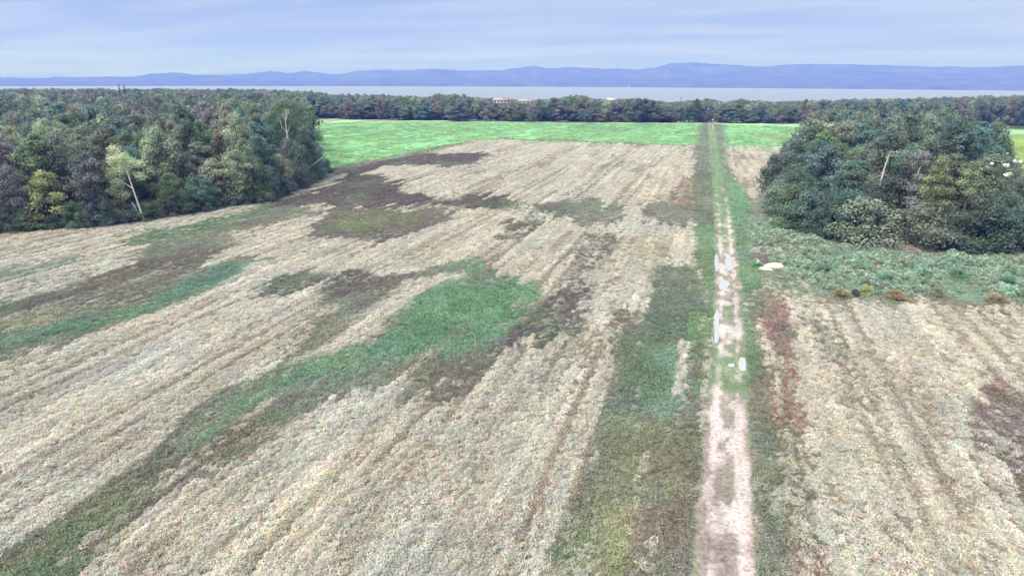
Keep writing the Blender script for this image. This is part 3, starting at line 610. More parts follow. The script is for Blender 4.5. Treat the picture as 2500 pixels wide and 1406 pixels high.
def scatter(name, pts, yaw, scl, tint, idx, coll, label):
    me = mesh_np(name, pts, attrs={'yaw': ('FLOAT', yaw), 'scl': ('FLOAT_VECTOR', scl), 'tint': ('FLOAT_COLOR', rgba(tint)), 'idx': ('INT', idx)})
    o = obj(name, me)
    ng = bpy.data.node_groups.new(name + '_scatter', 'GeometryNodeTree')
    ng.interface.new_socket('Geometry', in_out='INPUT', socket_type='NodeSocketGeometry'); ng.interface.new_socket('Geometry', in_out='OUTPUT', socket_type='NodeSocketGeometry')
    gi = ng.nodes.new('NodeGroupInput'); go = ng.nodes.new('NodeGroupOutput')
    ip = ng.nodes.new('GeometryNodeInstanceOnPoints'); ci = ng.nodes.new('GeometryNodeCollectionInfo')
    ci.inputs[0].default_value = coll; ci.inputs['Separate Children'].default_value = True; ci.inputs['Reset Children'].default_value = True
    def att(n, t):
        a = ng.nodes.new('GeometryNodeInputNamedAttribute'); a.data_type = t; a.inputs['Name'].default_value = n; return a.outputs['Attribute']
    cx_ = ng.nodes.new('ShaderNodeCombineXYZ'); ng.links.new(att('yaw', 'FLOAT'), cx_.inputs[2])
    er = ng.nodes.new('FunctionNodeEulerToRotation'); ng.links.new(cx_.outputs[0], er.inputs[0])
    m2p = ng.nodes.new('GeometryNodeMeshToPoints'); ng.links.new(gi.outputs[0], m2p.inputs['Mesh'])
    ng.links.new(m2p.outputs[0], ip.inputs['Points']); ng.links.new(ci.outputs[0], ip.inputs['Instance'])
    ip.inputs['Pick Instance'].default_value = True; ng.links.new(att('idx', 'INT'), ip.inputs['Instance Index'])
    ng.links.new(er.outputs[0], ip.inputs['Rotation']); ng.links.new(att('scl', 'FLOAT_VECTOR'), ip.inputs['Scale'])
    ng.links.new(ip.outputs[0], go.inputs[0])
    md = o.modifiers.new('scatter', 'NODES'); md.node_group = ng
    return tag(o, label, kind='stuff')
C_STRAW = source_collection('straw_source', [fluff_mesh('straw_blades', 200 + i, 90, .26, .26, .15, .034) for i in range(8)])
C_WEED = source_collection('weed_source', [fluff_mesh('weed_blades', 300 + i, 80, .30, .16, .10, .045) for i in range(6)])
C_HERB = source_collection('herb_source', [fluff_mesh('herb_blades', 400 + i, 150, .42, .75, .17, .09) for i in range(6)])
def sector_points(d0, d1, dens, half=math.radians(43)):
    n = int(half * (d1 * d1 - d0 * d0) * dens)
    r = np.sqrt(rng.uniform(d0 * d0, d1 * d1, n)); a = rng.uniform(-half, half, n) - YAW
    return r * np.sin(a), r * np.cos(a)
STR = [(22, 40, 15, 1.0, 1.0), (40, 60, 12, 1.0, 1.0), (60, 100, 7.5, 1.15, .9), (100, 180, 4.5, 1.35, .8), (180, 372, 1.9, 1.75, .65)]
mint_polys = [c[1] for c in CL if np.allclose(c[2], MINT)]
herb_poly = [c[1] for c in CL if np.allclose(c[2], HERB)]
def scatter_cover():
    xs, ys, sc, sz = [], [], [], []
    for d0, d1, dens, s, z in STR:
        x, y = sector_points(d0, d1, dens); xs.append(x); ys.append(y); sc.append(np.full(len(x), s)); sz.append(np.full(len(x), z))
    x = np.concatenate(xs); y = np.concatenate(ys); sc = np.concatenate(sc); sz = np.concatenate(sz)
    keep = np.abs(x - tx_of(y)) > 1.35 + .5 * rng.random(len(x))
    for P in WOODS:
        keep &= sdf_poly(x, y, P) > -2
    x, y, sc, sz = x[keep], y[keep], sc[keep], sz[keep]
    col, st = fields(x, y)
    # clumped growth: the crop stands in small bunches with dark gaps between
    gap = fbm(x / .55, y / .8, 131, 3)
    u = rng.random(len(x))
    is_straw = u < st
    z = terr(x, y)
    yaw = rng.uniform(0, 2 * math.pi, len(x))
    n = len(x); f = rng.uniform(.8, 1.2, n)
    idx = rng.integers(0, 60, n)
    thin = (gap < .34) & (sc < 1.5) & is_straw & (rng.random(n) < .6)
    s = is_straw & ~thin
    hgt = sz * rng.uniform(.75, 1.1, n) * (.7 + .6 * fbm(x / 2, y / 5, 133, 3))
    jit = rng.normal(1, .055, (n, 1)) * (1 + rng.normal(0, .035, (n, 3)))
    warm = (fbm(x / 6, y / 8, 135, 3) - .5)[:, None] * np.array([[.10, .01, -.12]])
    tint = np.clip(STRAW_V[None] * jit * (1 + warm) * (.86 + .3 * fbm(x / 1.3, y / 3, 137, 3))[:, None], .01, .9)
    lone = sstep(.02, .55, st)[:, None]; tint = tint * lone + np.clip(col * 1.15, .01, .9) * (1 - lone)
    comb = fbm(x / .45, y / 14, 139, 3)[:, None]; tint = tint * (.72 + .56 * comb)
    fleck = rng.random(n) < .02
    tint[fleck] *= np.array([.95, .84, .76])
    hgt = hgt * np.where(is_straw, 1, 1 + 1.3 * sstep(1.25, 1.6, col[:, 1] / (col[:, 0] + .01)) * (np.hypot(x, y) < 120))
    pts = np.stack([x, y, z - .01], -1)
    scatter('dry_straw', pts[s], (rng.normal(0, .3, n) + math.pi * (rng.random(n) < .5))[s], np.stack([sc * f * .8, sc * f * 1.45, hgt], -1)[s], tint[s], idx[s], C_STRAW, 'pale dry straw standing over most of the field')
    w = ~is_straw
    col = col * np.where((col[:, 1] > 1.7 * col[:, 0]) & (col[:, 1] > .2) & (np.hypot(x, y) > 150), 1.3, 1.0)[:, None]
    wt = np.clip(col * rng.normal(1.06, .13, (n, 1)) * (1 + rng.normal(0, .05, (n, 3))), .01, .9)
    scatter('low_weeds', pts[w], yaw[w], np.stack([sc * f, sc * f, hgt * .95], -1)[w], wt[w], idx[w], C_WEED, 'low green and brown weeds filling the worn patches')
def scatter_herbs():
    P = herb_poly[0]; lo, hi = P.min(0) - 2, P.max(0) + 2
    n = int((hi[0] - lo[0]) * (hi[1] - lo[1]) * 3.0)
    x = rng.uniform(lo[0], hi[0], n); y = rng.uniform(lo[1], hi[1], n)
    d = sdf_poly(x, y, P); g = fbm(x / 2.2, y / 2.2, 141, 3)
    k = (d + 3.5 * (fbm(x / 3, y / 3, 145, 3) - .5) < 1.0) & (g + .25 * rng.random(n) > .42)
    x, y, g = x[k], y[k], g[k]; n = len(x); z = terr(x, y)
    hue = fbm(x / 3.5, y / 3.5, 143, 3)[:, None]
    tint = (np.array(alb(148, 184, 170))[None] * (1 - hue) + np.array(alb(164, 170, 150))[None] * hue) * 1.5
    tint *= rng.normal(1, .13, (n, 1))
    br = rng.random(n) < .06; tint[br] = np.array(alb(176, 166, 146)) * rng.uniform(.8, 1.2, (br.sum(), 1))
    s = rng.uniform(.6, 1.15, n) * (.25 + 1.9 * np.clip(g - .2, 0, 1))
    scatter('tall_herbs', np.stack([x, y, z - .02], -1), rng.uniform(0, 6.28, n), np.stack([s * 1.15, s * 1.15, s], -1), np.clip(tint, .01, .9), rng.integers(0, 60, n), C_HERB, 'bank of tall teal-green herbs below the right-hand wood')

# ------------------------------------------------------------------ trees
def leaf_cloud(r, centres, radii, counts, size, squash=.75, up=.35, bright=None):
    Vs, var = [], []
    for c, cr, n, k in zip(centres, radii, counts, bright):
        n = int(n)
        d = r.normal(0, 1, (n, 3)); d[:, 2] += up; d /= np.linalg.norm(d, axis=1)[:, None]
        rad = cr * (.45 + .55 * r.random(n) ** .5) * (1 + .25 * r.normal(0, 1, n)).clip(.5, 1.35)
        p = c + d * rad[:, None] * np.array([1, 1, squash])
        nrm = d * 1.1 + np.array([0, 0, .25]) + r.normal(0, .45, (n, 3)); nrm /= np.linalg.norm(nrm, axis=1)[:, None]
        t = np.cross(nrm, r.normal(0, 1, (n, 3))); t /= np.linalg.norm(t, axis=1)[:, None] + 1e-9
        b = np.cross(nrm, t); s = size * r.uniform(.55, 1.35, n)[:, None]
        q = np.stack([p - t * s * .5, p - b * s * .36 + t * s * .05, p + t * s * .55, p + b * s * .36], 1)
        Vs.append(q.reshape(-1, 3))
        v = k * r.uniform(.82, 1.18, n); h = r.normal(0, .04, n)
        var.append(np.repeat(np.stack([v * (1 + h), v, v * (1 - h)], -1), 4, axis=0))
    V = np.concatenate(Vs); return V, np.arange(len(V)).reshape(-1, 4), np.concatenate(var)
PROFILE = {
 'round': lambda t: np.sin(np.pi * np.clip(t, .02, .98)) ** .6,
 'tall': lambda t: np.sin(np.pi * np.clip(t ** .8, .02, .98)) ** .7,
 'bush': lambda t: np.sqrt(np.clip(1 - (t * .97) ** 2.2, 0, 1)),
 'birch': lambda t: np.sin(np.pi * np.clip(t ** .75, .03, .97)) ** .9,
}
def tree_variant(seed, style, H, R, zb, nclump, nleaf, leaf, bark, stems=1, crown_only=None):
    """trunk and crown meshes of one tree; H height, R crown radius, zb height of the crown's base"""
    r = np.random.default_rng(seed); mb = MB()
    prof = PROFILE[style]
    cs, rs, br = [], [], []
    for i in range(nclump):
        t = (i + r.random()) / nclump; t = t ** .85
        pr = R * prof(t); a = r.uniform(0, 2 * math.pi); q = math.sqrt(r.uniform(.15, 1.0))
        cr = R * r.uniform(.22, .40) * (.75 + .35 * (1 - t))
        z = zb + (H - zb) * t
        cs.append(np.array([pr * q * .82 * math.cos(a), pr * q * .82 * math.sin(a), max(z - cr * .5, cr * .4)])); rs.append(cr); br.append(r.uniform(.78, 1.2))
    cs = np.array(cs); rs = np.array(rs); w = rs ** 2; cnt = nleaf * w / w.sum()
    bend = r.normal(0, .25, 2)
    for s in range(stems):
        o = np.array([r.normal(0, .25), r.normal(0, .25), 0]) * (stems > 1)
        top = np.array([bend[0] * 2 + o[0] * 3, bend[1] * 2 + o[1] * 3, H * .9])
        pts = [o + (top - o) * t + np.array([math.sin(t * 4 + s) * .12, math.cos(t * 3 + s) * .12, 0]) * H * .06 for t in (0, .08, .25, .45, .65, .85, 1.0)]
        pts[0][2] = -0.25
        r0 = .018 * H / math.sqrt(stems)
        mb.tube(pts, [r0 * 1.35, r0, r0 * .85, r0 * .65, r0 * .45, r0 * .25, r0 * .08], 7)
        for c in cs[r.permutation(len(cs))[:max(6, nclump // 4)]]:
            t0 = np.clip((c[2] - R * .5) / H, .12, .8); b0 = o + (top - o) * t0
            mid = b0 * .45 + c * .55 + np.array([0, 0, .25])
            mb.tube([b0, mid, c], [r0 * .38, r0 * .22, r0 * .05], 5)
    trunk = mb.mesh('trunk', [bark], True)
    V, Q, var = leaf_cloud(r, cs, rs, cnt, leaf, bright=br)
    V[:, 2] = np.maximum(V[:, 2], .05)
    crown = mesh_np('crown', V, Q, None, [M_LEAF], {'var': ('FLOAT_COLOR', rgba(var))})
    return trunk, crown, H, R
def spruce_variant(seed, H, R):
    r = np.random.default_rng(seed); mb = MB(); mb.tube([(0, 0, -.2), (0, 0, H * .5), (0, 0, H)], [H * .016, H * .009, .02], 6)
    P, var = [], []
    for k in range(26):
        t = k / 25.0; z = .8 + (H - .9) * t; rad = R * (1 - t) ** .9 + .12
        for j in range(int(12 - 6 * t)):
            a = r.uniform(0, 6.283); L = rad * r.uniform(.7, 1.15); dz = -L * r.uniform(.15, .4)
            u = np.array([math.cos(a), math.sin(a), 0]); s = np.array([-u[1], u[0], 0]); c = np.array([0, 0, z])
            for f in (.35, .65, .95):
                p = c + u * L * f + np.array([0, 0, dz * f]); w = .42 * L * (1.15 - f) + .12
                for q in range(3):
                    jv = r.normal(0, .10, 3); e = p + jv; tlt = r.normal(0, .3)
                    P += [e - s * w, e - u * L * .2, e + s * w + np.array([0, 0, tlt * w]), e + u * L * .22 + np.array([0, 0, -.12])]
                    v = r.uniform(.7, 1.25); var += [(v, v, v)] * 4
    V = np.array(P); crown = mesh_np('crown', V, np.arange(len(V)).reshape(-1, 4), None, [M_LEAF], {'var': ('FLOAT_COLOR', rgba(var))})
    return mb.mesh('trunk', [M_BARK], True), crown, H, R
VAR = {}
for i in range(7):
    VAR['round%d' % i] = tree_variant(500 + i, 'round', 12.0, 3.9, 2.2, 42, 6200, .33, M_BARK)
for i in range(3):
    VAR['tall%d' % i] = tree_variant(520 + i, 'tall', 14.0, 3.4, 3.0, 46, 6000, .32, M_BARK)
for i in range(5):
    VAR['bush%d' % i] = tree_variant(540 + i, 'bush', 6.0, 3.7, .2, 40, 6400, .26, M_BARK, 3)
for i in range(3):
    VAR['birch%d' % i] = tree_variant(560 + i, 'birch', 13.0, 2.6, 4.2, 34, 3600, .26, M_BIRCH)
for i in range(2):
    VAR['spruce%d' % i] = spruce_variant(580 + i, 15.0, 3.0)
def leaf_crown(centres, radii, n, leaf, seed):
    r = np.random.default_rng(seed); c = np.array(centres, float); rs = np.array(radii, float); w = rs ** 2
    V, Q, var = leaf_cloud(r, c, rs, n * w / w.sum(), leaf, bright=r.uniform(.85, 1.15, len(c)))
    return mesh_np('crown', V, Q, None, [M_LEAF], {'var': ('FLOAT_COLOR', rgba(var))})
GRN = {'grey': alb(122, 132, 120), 'green': alb(112, 132, 106), 'dark': alb(92, 106, 98), 'yellow': alb(160, 164, 122), 'mauve': alb(130, 131, 130),
       'pale': alb(150, 160, 138), 'teal': alb(102, 128, 120), 'rust': alb(132, 130, 116), 'birch': alb(190, 196, 162)}
WORD = {'grey': 'grey-green', 'green': 'mid-green', 'dark': 'dark green', 'yellow': 'yellowing', 'mauve': 'greyish mauve', 'pale': 'pale green', 'teal': 'bluish green', 'rust': 'rusty brown', 'birch': 'light green'}
tr = np.random.default_rng(11)
LEAF_GAIN = 1.6
def add_tree(name, variant, x, y, height, wide, tint, label, cat, group=None, rot=None, lower=0.0):
    trunk, crown, H, R = VAR[variant] if isinstance(variant, str) else variant
    e = bpy.data.objects.new(name, None); COL.objects.link(e); e.empty_display_size = .5
    e.location = (x, y, float(terr(np.array([x]), np.array([y]))[0]) - lower)
    sz = height / H; sx_ = wide / R
    e.scale = (sx_, sx_, sz); e.rotation_euler = (0, 0, tr.uniform(0, 6.28) if rot is None else rot)
    a = obj('trunk', trunk, e); b = obj('crown', crown, e)
    c = np.clip(LEAF_GAIN * np.array(GRN[tint] if isinstance(tint, str) else tint) * tr.normal(1, .10) * (1 + tr.normal(0, .04, 3)), .005, .8)
    b.color = (*c, 1.0)
    return tag(e, label, cat, group)
# woods on the ground, traced along their feet
def far_poly(pts, extra): return np.concatenate([poly(pts), np.array(extra, float)])
W_LEFT = far_poly([(-420,640),(-150,592),(0,574),(250,559),(420,536),(545,514),(640,503),(690,484),(735,458),(788,432),(778,400),(764,360),(752,320),(742,300)], [(-330, 400), (-520, 330), (-420, 120), (-200, 30)])
W_RIGHT = poly([(1838,478),(1862,520),(1895,556),(1990,588),(2100,606),(2250,620),(2420,626),(2540,628),(2515,500),(2460,410),(2430,384),(2250,372),(2050,362),(1930,374),(1895,410)])
WOODS = [W_LEFT, W_RIGHT]
scatter_cover(); scatter_herbs()
def jitter_grid(P, sp, seed, inset):
    r = np.random.default_rng(seed); lo, hi = P.min(0), P.max(0)
    X, Y = np.meshgrid(np.arange(lo[0], hi[0], sp), np.arange(lo[1], hi[1], sp))
    X = (X + r.uniform(-.38, .38, X.shape) * sp).ravel(); Y = (Y + r.uniform(-.38, .38, Y.shape) * sp).ravel()
    k = sdf_poly(X, Y, P) < -inset; return X[k], Y[k]
def in_view(x, y, z, m=160):
    a, b = project(x, y, z); f = (np.stack([x, y, z - CAMZ], -1) @ R3)[..., 2] < 0
    return f & (a > -m) & (a < PW + m) & (b > -200) & (b < PH + 200)
TREE_SKY = np.array([(-300,214),(0,212),(250,212),(500,213),(620,214),(765,219),(800,224),(870,226),(960,227),(1040,232),(1075,222),(1150,232),(1195,236),(1310,242),(1360,236),(1400,226),(1440,236),(1480,240),(1550,238),(1600,244),(1640,248),(1700,240),(1740,238),(1765,248),(1800,240),(1880,246),(1960,242),(2100,239),(2250,236),(2340,231),(2400,226),(2470,228),(2700,226)], float)
def cap_height(x, y, h, extra=0.0):
    """no tree stands above the wood's skyline, nor in front of the far houses"""
    z = terr(x, y); px, _ = project(x, y, z); d = np.hypot(x, y)
    lim = np.interp(px, TREE_SKY[:, 0], TREE_SKY[:, 1]) + extra
    for a, b, yy, dd in HOUSE_WIN:
        lim = np.where((px > a) & (px < b) & (d < dd), np.maximum(lim, yy), lim)
    # height on the line of sight at that image row
    dirs = np.stack([(px - PW / 2) / F, -(lim - PH / 2) / F, -np.ones_like(px)], -1) @ R3.T
    zt = CAMZ + dirs[:, 2] * d / np.hypot(dirs[:, 0], dirs[:, 1])
    return np.minimum(h, zt - z)
HOUSE_WIN = [(1198, 1250, 252, 640), (1258, 1310, 252, 640), (1482, 1502, 247, 640), (1050, 1062, 254, 560), (1558, 1568, 255, 560), (1706, 1718, 256, 560), (1728, 1752, 262, 670)]

# --- left wood
lx, ly = jitter_grid(W_LEFT, 5.0, 21, 2.2)
ld = np.hypot(lx, ly); v = in_view(lx, ly, np.full(len(lx), 9.0), 200)
lx, ly, ld = lx[v], ly[v], ld[v]; o = np.argsort(ld); lx, ly, ld = lx[o], ly[o], ld[o]
edge_d = -sdf_poly(lx, ly, W_LEFT)
KINDS_L = ['grey', 'green', 'dark', 'mauve', 'teal', 'grey', 'green', 'pale', 'rust', 'grey', 'pale']
lp, lq = project(lx, ly, np.zeros(len(lx)))
hue_l = fbm(lx / 16, ly / 16, 151, 3)
n_left = 0; left_rest = []
SPECIAL_L = [(330, 541), (360, 543), (712, 452), (345, 530)]
FRONT_L = [(130, 556, 8.6, 3.4, 'yellow', 'round1', 'yellowing tree at the left end of the wood front'), (45, 545, 12.4, 4.4, 'mauve', 'round2', 'pale mauve-grey crown at the far left of the wood'),
           (160, 528, 12.0, 4.2, 'pale', 'round3', 'pale crown behind the yellowing tree of the left wood'), (232, 545, 11.2, 3.6, 'mauve', 'round4', 'greyish mauve tree just left of the leaning birch'),
           (428, 526, 7.0, 2.6, 'green', 'round5', 'slim green tree right of the dark gap in the left wood'), (492, 514, 6.2, 3.4, 'teal', 'bush2', 'rounded bluish green tree standing out from the left wood'),
           (590, 500, 9.6, 3.6, 'pale', 'round0', 'pale olive tree in the middle of the left wood front'), (630, 496, 8.2, 3.2, 'green', 'bush3', 'full green tree before the forked birch, left wood')]
SPECIAL_L += [f[:2] for f in FRONT_L]
spw = [at(*p) for p in SPECIAL_L]
for i in range(len(lx)):
    if any(math.hypot(lx[i] - a, ly[i] - b) < 3.4 for a, b in spw):
        continue
    k = KINDS_L[int((hue_l[i] * 2.4 + tr.random() * .75) * len(KINDS_L)) % len(KINDS_L)]
    if n_left >= 130:
        left_rest.append(i); continue
    n_left += 1; LEFT_LIMIT = ld[i]
    edge = edge_d[i] < 6
    h = tr.uniform(8.0, 11.0) if edge else tr.uniform(10.5, 14.5)
    if lp[i] > 560: h += 1.6
    vkey = tr.choice(['round%d' % j for j in range(7)] + ['tall%d' % j for j in range(3)])
    if edge:
        add_tree('broadleaf_tree', vkey, lx[i], ly[i], h, tr.uniform(3.0, 4.2), k, '%s tree in the front rank of the left wood' % WORD[k], 'tree', 'front trees of the left wood, ' + WORD[k])
    else:
        add_tree('broadleaf_tree', vkey, lx[i], ly[i], h, tr.uniform(3.2, 4.6), k, '%s crown behind the front rank of the left wood' % WORD[k], 'tree', 'crowns inside the left wood, ' + WORD[k])
for px, py, h, w, k, vk, lab in FRONT_L:
    x, y = at(px, py); add_tree('broadleaf_tree', vk, x, y, h, w, k, lab, 'tree')
# bushes hemming the left wood
for j in range(46):
    t = j / 45.0; px = -60 + 850 * t + tr.uniform(-9, 9)
    py = np.interp(px, [-60, 0, 250, 420, 545, 640, 690, 735, 800], [582, 573, 557, 533, 511, 500, 481, 457, 427]) - tr.uniform(0, 4)
    x, y = at(px, py); d = math.hypot(x, y); x *= 1 + 1.8 / d; y *= 1 + 1.8 / d
    k = ['green', 'teal', 'dark', 'grey', 'green', 'pale', 'rust'][int(tr.random() * 7)]
    add_tree('bush', 'bush%d' % tr.integers(0, 5), x, y, tr.uniform(2.0, 4.4) if abs(px - 345) > 42 else tr.uniform(2.2, 2.9), tr.uniform(1.7, 2.9), k, '%s bush at the foot of the left wood' % WORD[k], 'bush', 'bushes at the foot of the left wood, ' + WORD[k])
def special(name, stems, rad, clumps, crad, n, leaf, seed, px, py, tint, label, cat, bark=M_BIRCH, back=0.0):
    mb = MB()
    for s, r_ in zip(stems, rad):
        mb.tube(s, r_, 7)
    var = (mb.mesh('trunk', [bark], True), leaf_crown(clumps, crad, n, leaf, seed), 1.0, 1.0)
    x, y = at(px, py); d = math.hypot(x, y)
    return add_tree(name, var, x * (1 + back / d), y * (1 + back / d), 1.0, 1.0, tint, label, cat, rot=YAW)
LZ = .6
def lift(p): return [(a, b, c + LZ if c > 0 else c) for a, b, c in p]
special('birch_tree', [lift([(0.4, 0, -.2), (-.4, 0, 3.4), (-1.2, 0, 7.9), (-1.9, 0, 9.6), (-2.6, .1, 11.2)]), lift([(-.1, .2, -.2), (-.8, .1, 1.7), (-1.2, 0, 2.6)]), lift([(-.95, -.1, 4.2), (-2.0, -.2, 2.9)]), lift([(-.6, 0, 4.6), (-1.9, .1, 5.6)])],
        [[.14, .12, .09, .06, .02], [.08, .07, .03], [.02, .05], [.06, .02]],
        lift([(-1.9, -.7, 9.4), (-1.3, -.6, 8.6), (-2.7, .3, 10.6), (-1.7, .5, 9.6), (-3.4, .4, 9.0), (-.6, .6, 8.6), (.6, .8, 8.4), (-2.4, 1.0, 7.6), (-4.2, .8, 7.0), (-3.6, 1.0, 5.4), (-4.6, 1.0, 4.0), (-3.0, 1.2, 3.4), (.2, 1.2, 6.4), (-4.8, 1.1, 6.2)]),
        [.7, .6, 1.0, 1.1, 1.1, 1.1, .9, 1.2, 1.1, 1.2, 1.0, 1.1, 1.0, .8], 3800, .24, 601, 347, 541, 'birch', 'leaning white-trunked birch with light crown, front of the left wood', 'tree')
special('birch_tree', [[(0, 0, -.2), (0, 0, 6), (.0, 0, 10.6), (-.1, 0, 13.0), (.3, 0, 15.6)], [(0, 0, 10.8), (-.9, -.3, 12.2), (-1.1, -.4, 13.6)], [(0, 0, 10.6), (.9, -.4, 12.4)], [(.0, 0, 13.2), (-.6, -.2, 14.6)], [(.1, 0, 13.6), (.8, -.2, 15.2)]],
        [[.24, .18, .12, .08, .03], [.08, .06, .02], [.07, .02], [.045, .02], [.04, .015]],
        [(-3.6, 1.0, 13.6), (-2.4, 1.4, 15.4), (-.6, 1.4, 16.6), (1.2, 1.4, 16.2), (2.8, 1.2, 15.2), (4.0, 1.0, 13.6), (3.6, 1.2, 11.4), (2.6, 1.6, 9.6), (-3.4, 1.4, 11.2), (-2.4, 1.6, 9.6), (0, 2.2, 13.4), (1.6, 1.9, 12.6), (-1.6, 2.0, 12.6), (0, 2.2, 10.6)],
        [1.5, 1.6, 1.5, 1.5, 1.6, 1.6, 1.6, 1.5, 1.5, 1.5, 1.7, 1.6, 1.6, 1.5], 6500, .30, 602, 712, 450, 'green', 'tall birch with forked white branches at right corner of left wood', 'tree')
for px, py, z0, z1, lean, lab in [(525, 470, 1.5, 7.6, -.5, 'slender pale trunk beside the darkest gap of the left wood'), (548, 466, 3.0, 6.6, -.4, 'thin pale trunk right of the slender one in left wood')]:
    special('birch_tree', [[(0, 0, -.2), (lean * .5, 0, 4.0), (lean, 0, 8.5), (lean * 1.2, 0, 11.0)]], [[.11, .10, .07, .02]], [(lean, .6, 9.6), (lean - .8, 1, 10.6), (lean + .9, .9, 10.0), (lean, 1, 11.4)], [1.0, 1.0, 1.0, .9], 1300, .26, 610 + px, px, py, 'green', lab, 'tree')
for px, py, h, w, k, lab in [(690, 474, 7.6, 3.2, 'pale', 'pale green rounded tree below the forked birch'), (716, 464, 10.2, 3.6, 'grey', 'grey-green tree hiding the lower trunk of the forked birch'), (735, 452, 8.6, 3.6, 'green', 'mid-green rounded tree right of the forked birch'), (768, 440, 8.0, 3.4, 'grey', 'grey-green corner tree of the left wood beside the mint field'), (652, 492, 6.4, 3.0, 'teal', 'bluish green low tree left of the forked birch')]:
    x, y = at(px, py); d = math.hypot(x, y); add_tree('broadleaf_tree', 'bush%d' % (px % 5), x * (1 + 2.5 / d), y * (1 + 2.5 / d), h, w, k, lab, 'tree')
def fallen(px0, py0, px1, py1, dist, label):
    a = np.array(ray_at(px0, py0, dist)); b = np.array(ray_at(px1, py1, dist)); mb = MB()
    left = -R3[:, 0]; g = a + left * 5.5 + np.array([0, 0, 0]); foot = np.array([g[0], g[1], terr(g[:1], g[1:2])[0] - .2]) - a
    L = b - a
    mb.tube([foot, foot * .55 + np.array([0, 0, .5]), np.zeros(3), L * .5 + np.array([0, 0, -.12]), L], [.26, .22, .17, .13, .05], 7)
    o = obj('leaning_trunk', mb.mesh('leaning_trunk', [M_BIRCH], True)); o.location = a
    tag(o, label, 'trunk')
fallen(782, 389, 802, 370, 158.0, 'bare white trunk leaning out over the mint green field')
# two dark spruces rising over the left wood
for px, py, top, lab in [(289, 246, 206, 'dark pointed spruce above the left wood, left of the pair'), (302, 246, 207, 'dark pointed spruce above the left wood, right of the pair')]:
    x, y, z = ray_at(px, top, 420.0); g = float(terr(np.array([x]), np.array([y]))[0])
    add_tree('spruce_tree', 'spruce%d' % (px % 2), x, y, z - g, 2.6, alb(62, 84, 84), lab, 'tree')

# --- right wood
rx, ry = jitter_grid(W_RIGHT, 5.4, 23, 2.6)
v = in_view(rx, ry, np.full(len(rx), 7.0), 120); rx, ry = rx[v], ry[v]
o = np.argsort(np.hypot(rx, ry)); rx, ry = rx[o], ry[o]
RIGHT_ALL = (rx, ry)
edge_r = -sdf_poly(rx, ry, W_RIGHT); rp, _ = project(rx, ry, np.zeros(len(rx)))
n_right = 0; right_rest = []
SPECIAL_R = [at(2128, 586), at(2205, 584), at(2262, 592), at(2338, 592)]
for i in range(len(rx)):
    if any(math.hypot(rx[i] - a, ry[i] - b) < 3.2 for a, b in SPECIAL_R):
        continue
    front = any(abs(rx[i] * b - ry[i] * a) / math.hypot(a, b) < 4.2 and math.hypot(rx[i], ry[i]) < math.hypot(a, b) for a, b in SPECIAL_R)
    if edge_r[i] >= 7:
        n_right += 1
        if n_right > 75:
            right_rest.append(i); continue
    k = ['grey', 'dark', 'green', 'grey', 'teal', 'dark', 'teal'][int((fbm(rx[i:i+1] / 12, ry[i:i+1] / 12, 161, 2)[0] * 2 + tr.random() * .6) * 7) % 7]
    if edge_r[i] < 7:
        h = tr.uniform(6.5, 9.5) * float(np.interp(rp[i], [1860, 2000, 2400, 2520], [.8, 1.0, 1.0, .6])); vk = 'bush%d' % tr.integers(0, 5); w = tr.uniform(3.6, 4.8); h = min(h, 7.6) if front else h
        add_tree('willow_bush', vk, rx[i], ry[i], h, w, k, '%s rounded willow bush on the rim of the right wood' % WORD[k], 'bush', 'willow bushes round the right wood, ' + WORD[k])
    else:
        RIGHT_LIMIT = math.hypot(rx[i], ry[i]); h = tr.uniform(10, 16.5); vk = tr.choice(['round%d' % j for j in range(7)] + ['tall0', 'tall1'])
        h *= float(np.interp(rp[i], [1860, 2160, 2340, 2500], [.60, 1.0, .98, .48]))
        add_tree('broadleaf_tree', vk, rx[i], ry[i], h, tr.uniform(3.4, 4.8), k, '%s tree standing inside the right wood' % WORD[k], 'tree', 'trees inside the right wood, ' + WORD[k])
special('birch_tree', [[(-.2, 0, -.2), (-.1, 0, 7.2), (.1, 0, 9.8), (.65, 0, 12.9), (.7, .2, 14.6)]], [[.15, .12, .09, .06, .02]],
        [(.6, .2, 14.2), (-.6, .4, 13.4), (1.8, .4, 13.4), (.7, -.6, 13.2), (0, -.9, 8.0), (.9, -.8, 8.4), (-.6, -.9, 6.6), (.6, -1.0, 6.4), (0, -1.0, 4.8), (-.2, -1.1, 3.0)], [1.1, 1.0, 1.1, .7, 1.0, 1.0, 1.2, 1.2, 1.3, 1.2], 4200, .28, 620, 2128, 586, 'dark', 'white birch trunk showing in the dark heart of the right wood', 'tree')
special('birch_tree', [[(0, 0, -.2), (.1, 0, 7.6), (.5, 0, 9.8), (1.0, 0, 11.2)]], [[.09, .07, .05, .02]], [(1.0, .3, 11.8), (.2, .4, 11.6), (.9, -.5, 10.9), (.2, -.7, 8.9), (-.3, -.9, 7.4), (.6, -.9, 7.2), (.1, -1.0, 5.6), (0, -1.1, 3.6)], [.9, .9, .6, .8, 1.1, 1.1, 1.3, 1.3], 3600, .28, 621, 2205, 584, 'mauve', 'thin grey birch trunk right of the white one, right wood', 'tree')
special('poplar_tree', [[(0, 0, -.2), (0, 0, 5), (0, 0, 9.5)]], [[.2, .14, .03]], [(0, 0, 11.4), (-.7, .2, 10.1), (.7, .1, 10.2), (-1.2, .1, 8.8), (1.2, 0, 8.7), (0, -.3, 9.2), (-1.7, 0, 7.2), (1.7, .1, 7.1), (0, -.4, 7.4), (-1.2, 0, 5.4), (1.2, 0, 5.4)], [.7, .8, .8, .95, .95, .9, 1.1, 1.1, 1.1, 1.1, 1.1], 4200, .23, 622, 2262, 592, alb(150,160,128), 'light green pointed young poplar in front of right wood', 'tree', M_BARK)
